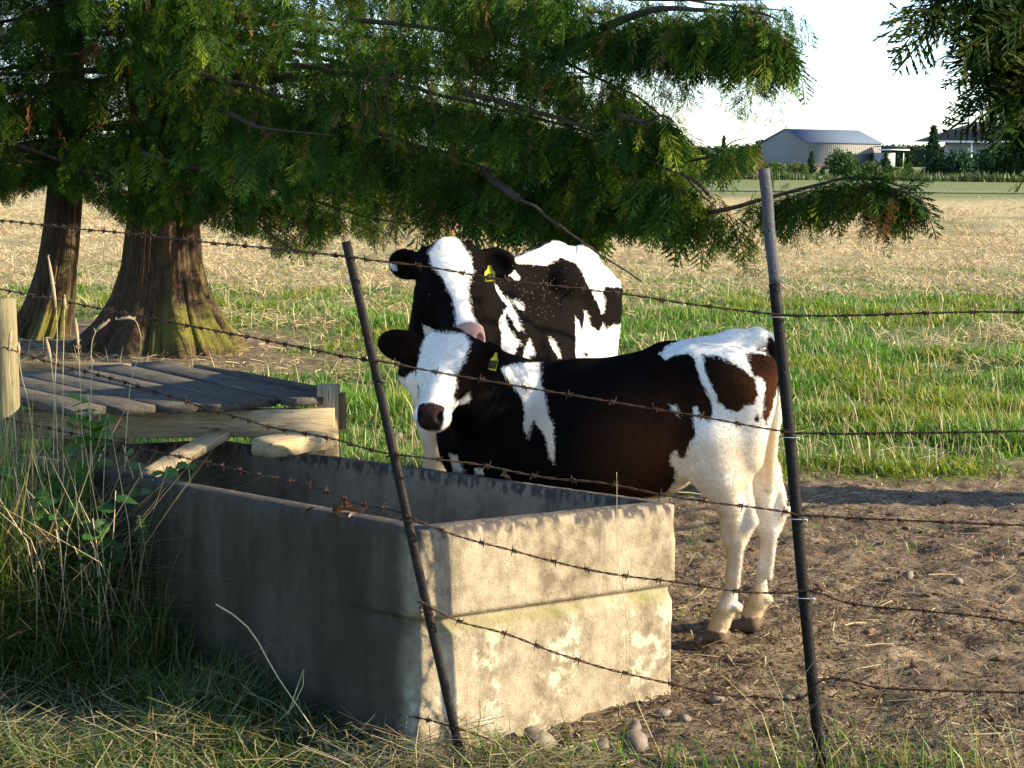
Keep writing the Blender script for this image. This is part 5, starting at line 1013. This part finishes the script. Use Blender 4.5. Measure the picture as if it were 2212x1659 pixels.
stuff('mown_hay', [strands(x, y, r5.uniform(.05, .26, len(x)), r5.uniform(.0006, .0013, len(x)), hcol(len(x), r5) * np.where(r5.random((len(x), 1)) < .5, np.array([.32, .42, .28]), .6), r5, .015 + zf, .22)], M_STRAW, 'loose mown hay matted over the grass at the lower left', 'hay')

# ------------------------------------------------------------------ single plants
M_SEED = simple('ripe_seed_head', (.42, .31, .19), .8, .2, (300, .8, .003)); M_STALK = simple('straw_stalk', (.46, .38, .20), .7, .2); M_BROAD = leaf_mat('broad_leaf', trans=.35, rough=.4, spec=.3)
def stalk(px, top, base_y, Y, head, label, bend=0.0):
    """dry grass stalk with a seed head; px along its length in the photograph, Y its distance"""
    P = px_curve([base_y] + px + [top], np.full(len(px) + 2, Y)); org = P[0].copy(); P0 = gnd(*pj(P[0]), 0) if False else np.array([P[0][0] - .01, Y, 0.0]); P = resample(np.concatenate([[P0], P]), .02); org = P0
    m = MB(); m.tube(P, np.linspace(.0022, .0011, len(P)), 5); root = empty('grass_stalk', org, label, 'grass stalk', 'tall dry grass stalks at the left'); m.build('stem', M_STALK, root, True, org)
    hm = MB(); k = max(3, int(head / .02)); H_ = P[-k:]; t = np.linspace(0, 1, len(H_)); hm.tube(H_, .0012 + .0052 * np.sin(math.pi * np.clip(t * .9 + .08, 0, 1)) ** .8, 7)
    for i in range(len(H_) * 9):
        q = r5.random(); c = H_[min(len(H_) - 1, int(q * len(H_)))] + r5.normal(0, .002, 3); d = r5.normal(0, 1, 3); d[2] = abs(d[2]) + .6; d /= np.linalg.norm(d); hm.tube(np.array([c, c + d * .011 * (1.2 - q)]), [.0016, .0003], 4, False)
    hm.build('seed_head', M_SEED, root, True, org)
ST = [([(124, 700)], (104, 552), (118, 850), .20, 'tallest dry grass stalk, its plume in front of the slim left trunk'), ([(172, 780)], (163, 688), (176, 900), .13, 'dry grass stalk with an upright head before the big trunk\'s shaded foot'), ([(200, 800), (205, 720)], (236, 692), (196, 900), .09, 'dry grass stalk whose head bends over to the right'), ([(112, 790)], (100, 730), (120, 880), .10, 'short dry grass stalk just above the planks\' left end'),
      ([(20, 760)], (24, 712), (30, 900), .10, 'dry grass stalk leaning against the wooden fence post'), ([(285, 820), (305, 740), (290, 690)], (252, 690), (275, 905), .08, 'thin grass stalk arching over the planks like a hook'), ([(138, 750)], (140, 640), (136, 900), .06, 'bare thin straw standing between two seed heads'), ([(60, 860), (44, 800)], (40, 740), (75, 980), .07, 'fine drooping stalk close to the left frame edge')]
for px, top, b, hd, lab in ST: stalk(px, top, b, 6.1, hd, lab)
def leaf_plate(m, cols, c, d, nrm, L, w, tint, lobed=True):
    d = d / np.linalg.norm(d); s = np.cross(nrm, d); s /= np.linalg.norm(s); nrm = np.cross(d, s); ts = np.linspace(0, 1, 9); prof = np.array([.0, .62, .95, .72, 1.0, .70, .72, .40, 0]) if lobed else np.sin(np.pi * ts) ** .7
    V = []
    for t, p in zip(ts, prof): base = c + d * L * t - nrm * L * .22 * t * t; V += [base - s * w * p + nrm * w * .15 * p, base, base + s * w * p + nrm * w * .15 * p]
    Q = [(3 * i + j, 3 * i + j + 1, 3 * i + j + 4, 3 * i + j + 3) for i in range(8) for j in (0, 1)]; m.add(V, Q); cols.append(np.tile(tint, (27, 1)) * r5.uniform(.85, 1.15))
def weed(name, base, stems, label, size=.07, n=9, tint=(.075, .16, .022)):
    org = np.array([base[0], base[1], 0.]); root = empty(name, org, label, 'weed'); sm = MB(); lm = MB(); cols = []
    for tip in stems:
        P = resample(np.array([[base[0], base[1], 0], (np.array(base + (0,)) if False else np.array([base[0], base[1], 0])) * .4 + tip * .6 + [.02, 0, .05], tip]), .03); sm.tube(P, np.linspace(.0035, .0015, len(P)), 5)
        for i in range(n):
            t = 1 - .5 * r5.random() ** 1.3; c = P[int(t * (len(P) - 1))]; a = r5.uniform(0, 6.28); d = np.array([math.cos(a), math.sin(a), r5.uniform(-.2, .6)]); leaf_plate(lm, cols, c, d, np.array([0, -.3, 1]) + r5.normal(0, .3, 3), size * r5.uniform(.7, 1.25), size * .42, np.array(tint))
    sm.build('stem', M_STALK, root, True, org); V = np.concatenate(lm.v) - org; link('leaves', mesh_np('leaves', V, np.concatenate(lm.q), None, M_BROAD, False, None, {'tint': np.concatenate(cols)}), root)
weed('broadleaf_weed', (-1.52, 6.2), [aty(190, 850, 6.15), aty(165, 890, 6.1), aty(215, 895, 6.2), aty(195, 925, 6.1)], 'bright green lobed weed rising in front of the pale beam', .08, 14)
weed('nettle_plant', (-1.12, 6.0), [aty(375, 990, 6.0), aty(350, 1000, 5.95), aty(405, 985, 6.05)], 'small toothed green nettle at the end of the trough rim', .055, 9, (.06, .14, .02))
weed('nettle_plant', (-1.30, 5.75), [aty(120, 1100, 5.7), aty(60, 1060, 5.7), aty(170, 1080, 5.7)], 'shaded green nettle low in the tangle beside the trough wall', .06, 8, (.045, .11, .02))
weed('bramble', (-1.62, 5.9), [aty(30, 1010, 5.85), aty(95, 985, 5.9), aty(60, 1080, 5.8), aty(140, 1010, 5.9)], 'leafy dark green bramble at the left frame edge under the beam', .07, 12, (.03, .075, .015))
weed('bramble', (-1.35, 5.6), [aty(200, 1120, 5.55), aty(250, 1060, 5.6), aty(160, 1180, 5.5)], 'low leafy bramble against the trough wall below the brace', .06, 12, (.03, .08, .015))
weed('thistle', (-1.2, 5.9), [aty(300, 1000, 5.9), aty(265, 960, 5.95), aty(330, 1035, 5.85)], 'pale green leafy weed where the trough rim meets the tangle', .06, 10, (.085, .13, .035))
def fern(base, tip, label, tint, n=26, w=.034):
    org = np.array([base[0], base[1], 0.]); P = resample(np.array([base, base * .45 + tip * .55 + np.array([0, 0, .06]), tip]), .008); m = MB(); cols = []; T = np.gradient(P, axis=0); root = empty('fern_frond', org, label, 'fern')
    sm = MB(); sm.tube(P, np.linspace(.0025, .0008, len(P)), 5); sm.build('stem', M_STALK, root, True, org)
    for i in np.linspace(4, len(P) - 1, n).astype(int):
        f = i / len(P); t = T[i] / np.linalg.norm(T[i]); s = np.cross(t, [0, -.5, 1]); s /= np.linalg.norm(s)
        for q in (1, -1):
            m, cols = MB(), []; leaf_plate(m, cols, P[i], s * q + t * .35, np.array([0, -.5, 1.]), w * (1 - f) ** .6 + .005, .004, np.array(tint), False)
            link('leaflet', mesh_np('leaflet', np.concatenate(m.v) - org, np.concatenate(m.q), None, M_BROAD, False, None, {'tint': np.concatenate(cols)}), root)
fern(gnd(170, 1330) * [1, 1, 0], aty(78, 1135, 5.3), 'dead brown fern frond in the shade left of the trough', (.10, .055, .02)); fern(gnd(330, 1340) * [1, 1, 0], aty(300, 1115, 5.4), 'green fern frond against the dark trough wall', (.035, .09, .02), 24, .036)
def stick(pts, Y, r0, label, name='straw_stem'):
    P = px_curve(pts, Y); org = P[0].copy(); m = MB(); m.tube(P, np.linspace(r0, r0 * .5, len(P)), 5); o = m.build(name, M_STALK, None, True, org); return setp(o, label, 'straw')
stick([(466, 1305), (520, 1340), (600, 1460), (680, 1580)], [4.95, 4.92, 4.82, 4.74], .0028, 'long bent yellow straw leaning over the dark grass left of the corner')
stick([(622, 1545), (657, 1450), (650, 1500), (600, 1560)], [4.82, 4.80, 4.78, 4.78], .0020, 'short folded straw beside the long bent one')
stick([(1430, 1640), (1360, 1480), (1330, 1230), (1285, 1178)], [4.60, 4.58, 4.58, 4.58], .0014, 'thin curved grass stem across the trough face', 'wild_grass')
stick([(1362, 1380), (1335, 1230), (1332, 1020)], [4.58, 4.58, 4.58], .0012, 'upright hair-thin grass stem before the trough face', 'wild_grass')
# brown leaves caught on the wire over the rim
lf = MB(); cols = []; oc = vplane(742, 1104, PA, PB0)
for i in range(16): leaf_plate(lf, cols, oc + r5.normal(0, .016, 3) * [2.2, 1, .8], r5.normal(0, 1, 3), r5.normal(0, 1, 3), .035, .009, np.array([.06, .028, .012]), False)
o = link('dead_leaves', mesh_np('dead_leaves', np.concatenate(lf.v) - oc, np.concatenate(lf.q), None, M_BROAD, False, None, {'tint': np.concatenate(cols)}), None, Vector(oc)); setp(o, 'bunch of withered brown leaves caught on the trough rim', 'leaves')
# stones
def stone_mat():
    n = NT('river_stone'); P = n.coord('Object'); a = n.noise(20, 5, .6, P); n.fin(n.ramp(a, [(.3, (.085, .066, .050)), (.65, (.20, .165, .13))]), .8, n.bump(n.noise(80, 4, .6, P), .4, .004), .25); return n.m
M_STONE = stone_mat()
for i, (px, py, w, asp, lab) in enumerate([(1258, 1632, 40, .8, 'rounded brown stone, leftmost of the pile at the trough foot'), (1300, 1625, 42, .75, 'rounded stone in the middle of the pile at the trough foot'), (1292, 1652, 44, .7, 'stone at the very bottom of the pile, nearest us'), (1372, 1622, 66, 1.1, 'largest long grey stone tilted against the trough corner'), (1372, 1575, 34, 1.15, 'egg-shaped stone standing upright at the trough corner'), (1478, 1562, 30, .7, 'small round stone beside the corner on the earth'), (1430, 1552, 46, .55, 'flat dark stone right of the trough corner'), (1548, 1514, 40, .55, 'flat stone on open earth right of the trough'),
      (1704, 1500, 28, .75, 'pale pebble beside the foot of the painted post'), (1170, 1598, 90, .45, 'broken slab of reddish stone under the trough face'), (1515, 1390, 34, .6, 'flat stone by the calf\'s hoof'), (860, 947, 24, .8, 'pale round stone behind the trough beside the heifer\'s leg'), (765, 932, 16, .7, 'small pale stone behind the platform\'s corner post'), (1960, 1250, 34, .7, 'half buried round stone on the earth at the right'), (2070, 1262, 24, .7, 'small half buried stone at the far right')]):
    p = gnd(px, py); rad = w / 2 / F_PX * p[1]; P, Q = blob_verts(r5, 1, (.85, asp), 11.3 * i); o = MB(); org = np.array([p[0], p[1], ground_h(p[:1], p[1:2])[0] + rad * asp * .45]); an = r5.uniform(-.5, .5); c, s = math.cos(an), math.sin(an)
    P = P * rad; P = np.stack([P[:, 0] * c - P[:, 2] * s, P[:, 1], P[:, 0] * s + P[:, 2] * c], -1); o.add(P + org, Q); setp(o.build('stone', M_STONE, None, True, org), lab, 'stone', 'stones on the ground')

# ------------------------------------------------------------------ far side of the field
M_BARNW = NT('ribbed_metal_wall'); _n = M_BARNW; _v = _n.coord('Object'); _w = _n.new('TexWave', wave_type='BANDS', bands_direction='X'); _w.inputs['Scale'].default_value = .7; _w.inputs['Distortion'].default_value = 0; _n.l.new(_v, _w.inputs['Vector']); _n.fin(_n.mix(n_ := _n.rng(_w.outputs[1], .75, .95), (.175, .172, .168), (.10, .098, .097)), .6, _n.bump(_w.outputs[1], .6, .05), .3); M_BARNW = _n.m
M_BARNR = simple('blue_grey_metal_roof', (.085, .110, .155), .7, .1, (4, .2, .02)); M_BASE = simple('dark_footing', (.16, .11, .08), .9); M_WHITE = simple('white_fascia', (.75, .75, .74), .6); M_HROOF = simple('brown_shingle_roof', (.07, .055, .05), .85, .2, (3, .5, .05)); M_HWALL = simple('grey_house_wall', (.30, .31, .33), .8)
def gable(name, corner, dirl, Lw, Wd, eave, ridge, label, wall, roof):
    """corner = nearest wall corner; dirl runs along the long side, the other side is at a right angle to the back left"""
    d = np.array([dirl[0], dirl[1], 0]); d /= np.linalg.norm(d); e = np.array([-d[1], d[0], 0]); org = np.array([corner[0], corner[1], 0.]); root = empty(name, org, label, 'barn'); ang = math.atan2(d[1], d[0])
    def T(a, b, z): return np.array([a, b, z])
    def mk(nm, V, Q, Tt, mat): o = link(nm, mesh_np(nm, np.array(V), Q, Tt, mat), root); o.rotation_euler = (0, 0, ang); return o
    V = [T(0, 0, .5), T(Lw, 0, .5), T(Lw, Wd, .5), T(0, Wd, .5), T(0, 0, eave), T(Lw, 0, eave), T(Lw, Wd, eave), T(0, Wd, eave), T(0, Wd / 2, ridge), T(Lw, Wd / 2, ridge)]
    mk('wall', V, [(0, 1, 5, 4), (1, 2, 6, 5), (2, 3, 7, 6), (3, 0, 4, 7)], [(4, 8, 7), (5, 6, 9)], wall)
    mk('footing', [T(-.05, -.05, -.1), T(Lw + .05, -.05, -.1), T(Lw + .05, Wd + .05, -.1), T(-.05, Wd + .05, -.1), T(-.05, -.05, .5), T(Lw + .05, -.05, .5), T(Lw + .05, Wd + .05, .5), T(-.05, Wd + .05, .5)], [(0, 1, 5, 4), (1, 2, 6, 5), (2, 3, 7, 6), (3, 0, 4, 7), (4, 5, 6, 7)], None, M_BASE)
    s = (ridge - eave) / (Wd / 2); o_ = .25; ze = eave - s * o_ + .08; t = .12
    V = [T(-o_, -o_, ze), T(Lw + o_, -o_, ze), T(Lw + o_, Wd / 2, ridge + .08), T(-o_, Wd / 2, ridge + .08), T(-o_, Wd + o_, ze), T(Lw + o_, Wd + o_, ze)]; V = V + [v - np.array([0, 0, t]) for v in V]
    mk('roof', V, [(0, 1, 2, 3), (3, 2, 5, 4), (6, 9, 8, 7), (9, 10, 11, 8), (0, 6, 7, 1), (4, 5, 11, 10), (0, 3, 9, 6), (3, 4, 10, 9), (1, 7, 8, 2), (2, 8, 11, 5)], None, roof); return root
bc = gnd(1745, 362); bdir = gnd(1900, 366) - bc
def scale_at(p, pxs): return pxs / F_PX * p[1]
cD = 300.0; c0 = aty(1745, 360, cD); c1 = aty(1902, 360, cD + 8.6)
gable('metal_barn', c0, (c1 - c0)[:2], np.linalg.norm((c1 - c0)[:2]), 12.2, aty(1745, 307, cD)[2], aty(1703, 279, cD + 5.0)[2], 'big grey metal barn with a blue-grey gable roof across the field', M_BARNW, M_BARNR)
# open lean-to beside the barn
lo = aty(1902, 355, 303); lr = empty('lean_to_shed', np.array([lo[0], 303, 0]), 'small open lean-to with a flat roof and a white fascia right of the barn', 'shed')
a = aty(1898, 311, 303); b = aty(1957, 324, 303); lw = MB(); lw.box(((a[0] + b[0]) / 2, 305, (a[2] + b[2]) / 2 + .05), (b[0] - a[0], 5, .12), np.array([[math.cos(.0), 0, 0], [0, 1, 0], [0, 0, 1]]))
lw.build('roof', M_BARNR, lr, False, np.array([lo[0], 303, 0])); fs = MB(); fs.box(((a[0] + b[0]) / 2 + .2, 302.4, b[2] + .02), (b[0] - a[0] + .6, .08, .22)); fs.build('fascia', M_WHITE, lr, False, np.array([lo[0], 303, 0]))
w_ = MB(); q = aty(1934, 340, 304); w_.box(((a[0] + q[0]) / 2, 306, 1.2), (q[0] - a[0], 4, 2.6)); w_.build('wall', M_HWALL, lr, False, np.array([lo[0], 303, 0])); q = aty(1951, 340, 303); p_ = MB(); p_.box((q[0], 302.8, 1.2), (.14, .14, 2.6)); p_.build('post', M_WHITE, lr, False, np.array([lo[0], 303, 0]))
# house with a hip roof
hD = 230.0; h0, h1, hap = aty(2020, 303, hD), aty(2330, 309, hD), aty(2108, 263, hD + 6); ho = np.array([h0[0], hD, 0]); hr = empty('house', ho, 'low house with a dark hip roof at the right, half hidden by conifers', 'house')
E0, E1 = h0[2], aty(2330, 263, hD + 6)[2]; m = MB(); xa, xb = h0[0], h1[0]; dpt = 12.
m.add([(xa, hD, E0), (xb, hD, E0), (xb, hD + dpt, E0), (xa, hD + dpt, E0), (hap[0], hD + 6, hap[2]), (xb - 5, hD + 6, hap[2]), (xa, hD, E0 - .1), (xb, hD, E0 - .1), (xb, hD + dpt, E0 - .1), (xa, hD + dpt, E0 - .1)], [(0, 1, 5, 4), (2, 3, 4, 5), (6, 9, 8, 7), (0, 6, 7, 1), (3, 9, 6, 0)], [(0, 4, 3), (1, 2, 5)]); m.build('roof', M_HROOF, hr, False, ho)
m = MB(); m.box(((xa + xb) / 2, hD - .06, E0 - .14), (xb - xa + .1, .06, .24)); m.build('fascia', M_WHITE, hr, False, ho); m = MB(); m.box(((xa + xb) / 2 + 1.6, hD + 6.5, E0 / 2 - .2), (xb - xa - 4.6, 9, E0 + .2)); m.build('wall', M_HWALL, hr, False, ho)
q = aty(2100, 320, hD); m = MB(); m.box((q[0], hD + .3, E0 / 2 - .2), (.18, .18, E0)); m.build('porch_post', M_WHITE, hr, False, ho)
M_SHRUB = leaf_mat('shrub_foliage', trans=.2, rough=.6, spec=.1)
def clumps(n, c, R_, r, size, tint, shape='ball', var=.35):
    """leaf-sized faces spread through an uneven crown"""
    d = r.normal(0, 1, (n, 3)); d /= np.linalg.norm(d, axis=1)[:, None]; rad = r.random(n) ** .45
    if shape == 'cone': t = r.random(n) ** .7; a = r.uniform(0, 6.28, n); rr = t * (.55 + .45 * r.random(n)); P = np.stack([np.cos(a) * rr * (.8 + .25 * np.sin(t * 22)), np.sin(a) * rr, 1 - 2 * t], -1)
    elif shape == 'box': P = r.uniform(-1, 1, (n, 3))
    else: P = d * (rad * (1 + .35 * fbm(d * 2.2 + c[0], 3)))[:, None]
    P = P * np.asarray(R_) + np.asarray(c); s = size * r.uniform(.6, 1.5, n); q = r.normal(0, 1, (n, 3)); q /= np.linalg.norm(q, axis=1)[:, None]; u = np.cross(q, r.normal(0, 1, (n, 3))); u /= np.linalg.norm(u, axis=1)[:, None]
    V = np.stack([P + q * s[:, None], P + u * s[:, None] * .45, P - q * s[:, None], P - u * s[:, None] * .45], 1); C = np.array(tint) * (1 + var * fbm(P * .9, 3))[:, None] * r.uniform(.7, 1.3, (n, 1)); return V.reshape(-1, 3), np.repeat(C, 4, 0)
def shrub(name, px0, px1, ytop, ybase, D, tint, label, shape='ball', n=900, cat='shrub', grp='shrubs along the far edge of the field'):
    r = np.random.default_rng(int(px0 * 7 + D)); x0, x1 = aty(px0, ybase, D)[0], aty(px1, ybase, D)[0]; top = aty((px0 + px1) / 2, ytop, D)[2]; c = np.array([(x0 + x1) / 2, D, 0]); w = (x1 - x0) / 2; root = empty(name, c, label, cat, grp)
    cen = c + [0, 0, top / 2 + .05]; V, C = clumps(n, cen, (w, w * .8, top / 2), r, max(.08, top * .075), tint, shape)
    if shape != 'cone':
        for k in range(3): a = r.uniform(-.6, .6); V2, C2 = clumps(n // 4, c + [w * a, r.uniform(-.3, .3), top * r.uniform(.3, .5)], (w * .45, w * .4, top * .42), r, max(.08, top * .07), np.array(tint) * r.uniform(.85, 1.2), 'ball'); V = np.concatenate([V, V2]); C = np.concatenate([C, C2])
    foliage_obj('crown', V, C, M_SHRUB, root, c); m = MB(); m.tube(np.array([c + [0, 0, -.05], c + [.03, 0, top * .5], c + [0, 0, top * .85]]), [top * .03, top * .02, .01], 6); m.build('stem', M_TWIG, root, True, c)
G1, G2, G3 = (.055, .10, .030), (.035, .075, .030), (.085, .12, .035)
for a in [('round_shrub', 1520, 1630, 314, 386, 136, G1, 'big rounded green shrub, leftmost beyond the field'), ('round_shrub', 1600, 1665, 340, 386, 134, (.12, .12, .05), 'low brownish shrub just left of the barn'), ('round_shrub', 1650, 1700, 350, 387, 135, G3, 'pale green shrub before the barn\'s gable end'), ('round_shrub', 1695, 1750, 350, 388, 136, G3, 'low pale shrub at the barn\'s near corner'), ('young_conifer', 1735, 1768, 328, 388, 138, G2, 'slim young conifer in front of the barn\'s near corner', 'cone'), ('round_shrub', 1780, 1852, 322, 386, 134, G1, 'tall bushy shrub in the middle of the barn\'s long wall'), ('young_conifer', 1760, 1790, 362, 389, 133, G2, 'very small conifer between two shrubs before the barn', 'cone'), ('round_shrub', 1850, 1905, 348, 388, 137, G3, 'yellow-green shrub at the barn\'s right end'), ('young_conifer', 1888, 1936, 330, 386, 140, G2, 'dark young conifer before the lean-to', 'cone'), ('young_conifer', 1935, 1985, 340, 389, 138, (.025, .06, .025), 'dark spreading conifer right of the lean-to', 'cone'), ('tall_conifer', 1985, 2040, 275, 391, 135, (.028, .062, .026), 'tall thin-topped conifer at the left end of the house', 'cone'), ('dense_conifer', 2020, 2110, 322, 392, 134, (.022, .052, .022), 'dense dark conifer in front of the house'), ('dense_conifer', 2090, 2190, 318, 393, 135, (.030, .065, .026), 'broad green conifer by the house porch'), ('dense_conifer', 2170, 2260, 320, 393, 134, (.024, .055, .022), 'dark conifer at the right frame edge before the house'),
          ('round_shrub', 1380, 1480, 330, 385, 138, G1, 'shrub seen through the drooping branches'), ('young_conifer', 1556, 1570, 294, 330, 300, G2, 'thin conifer tip rising above the left hedge', 'cone'), ('round_shrub', 1620, 1658, 302, 330, 318, G1, 'tree top rising behind the hedge left of the barn')]: shrub(*a)
def hedge(p0, p1, D, ht, label):
    x0, x1 = aty(p0, 340, D)[0], aty(p1, 340, D)[0]; r = np.random.default_rng(int(p0 + 9999)); c = np.array([(x0 + x1) / 2, D, 0]); n = int((x1 - x0) * 90); V, C = clumps(n, c + [0, 0, ht / 2], ((x1 - x0) / 2, .9, ht / 2), r, .34, (.030, .062, .022), 'box', .25)
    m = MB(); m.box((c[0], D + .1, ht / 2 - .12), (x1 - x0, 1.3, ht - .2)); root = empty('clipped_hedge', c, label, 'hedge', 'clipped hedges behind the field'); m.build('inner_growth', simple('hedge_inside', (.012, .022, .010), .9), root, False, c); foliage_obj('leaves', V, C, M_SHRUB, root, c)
hedge(1290, 1657, 332, aty(1590, 317, 332)[2], 'tall clipped hedge running left of the barn'); hedge(1903, 2060, 336, aty(1960, 313, 336)[2], 'clipped hedge between the lean-to and the house'); hedge(-120, 1240, 330, aty(600, 322, 330)[2], 'long clipped hedge far behind the two cedars')
# weedy margin under the shrubs
items = []; r6 = np.random.default_rng(66); x = r6.uniform(-12, 48, 26000); y = r6.uniform(128, 142, len(x)); h = r6.uniform(.2, .9, len(x)) * np.clip(.7 + fbm2(x, y, .35, 3), .2, 1.5)
items.append(blades(x, y, h, np.full(len(x), .05), r6.uniform(.1, .6, len(x)), np.where((r6.random(len(x)) < .15)[:, None], hcol(len(x), r6) * .35, gcol(len(x), r6, (.03, .06, .015), (.07, .11, .03), 0)), r6)); stuff('field_margin_weeds', items, M_GRASS, 'strip of rough weeds along the far edge of the field', 'weeds')

# flies resting on the heifer's flank
fm = MB(); M_FLY = simple('fly_glint', (.17, .145, .115), .4, .5)  # pale colour stands in for the glint on the wings
dg = bpy.context.evaluated_depsgraph_get()
from mathutils.bvhtree import BVHTree
_me = cow.data; _co = np.zeros(len(_me.vertices) * 3, np.float32); _me.vertices.foreach_get('co', _co); _co = _co.reshape(-1, 3) + np.array(cow.location)
bv = BVHTree.FromPolygons([tuple(v) for v in _co], [tuple(p.vertices) for p in _me.polygons]); r7 = np.random.default_rng(77)
for i in range(85):
    u, v = r7.normal(1180, 110), r7.normal(440, 130); px = px5([(u, v)])[0]; d = Vector(ray(*px)).normalized(); hit, nrm, _, _ = bv.ray_cast(Vector(EYEP), d)
    if hit is None or hit.y < 6.9: continue
    c = np.array(hit) + np.array(nrm) * .003; a = np.cross(np.array(nrm), [0, 0, 1.]); a /= np.linalg.norm(a) + 1e-9; b = np.cross(a, np.array(nrm)); t = r7.uniform(0, 6.28); p1 = a * math.cos(t) + b * math.sin(t); fm.tube(np.array([c - p1 * .003, c, c + p1 * .003]), [.0006, .0015, .0005], 5)
f = fm.build('flies', M_FLY, None, True, (0, 0, 0)); setp(f, 'pale specks of small flies resting on the heifer\'s black flank', 'flies', None, 'stuff')
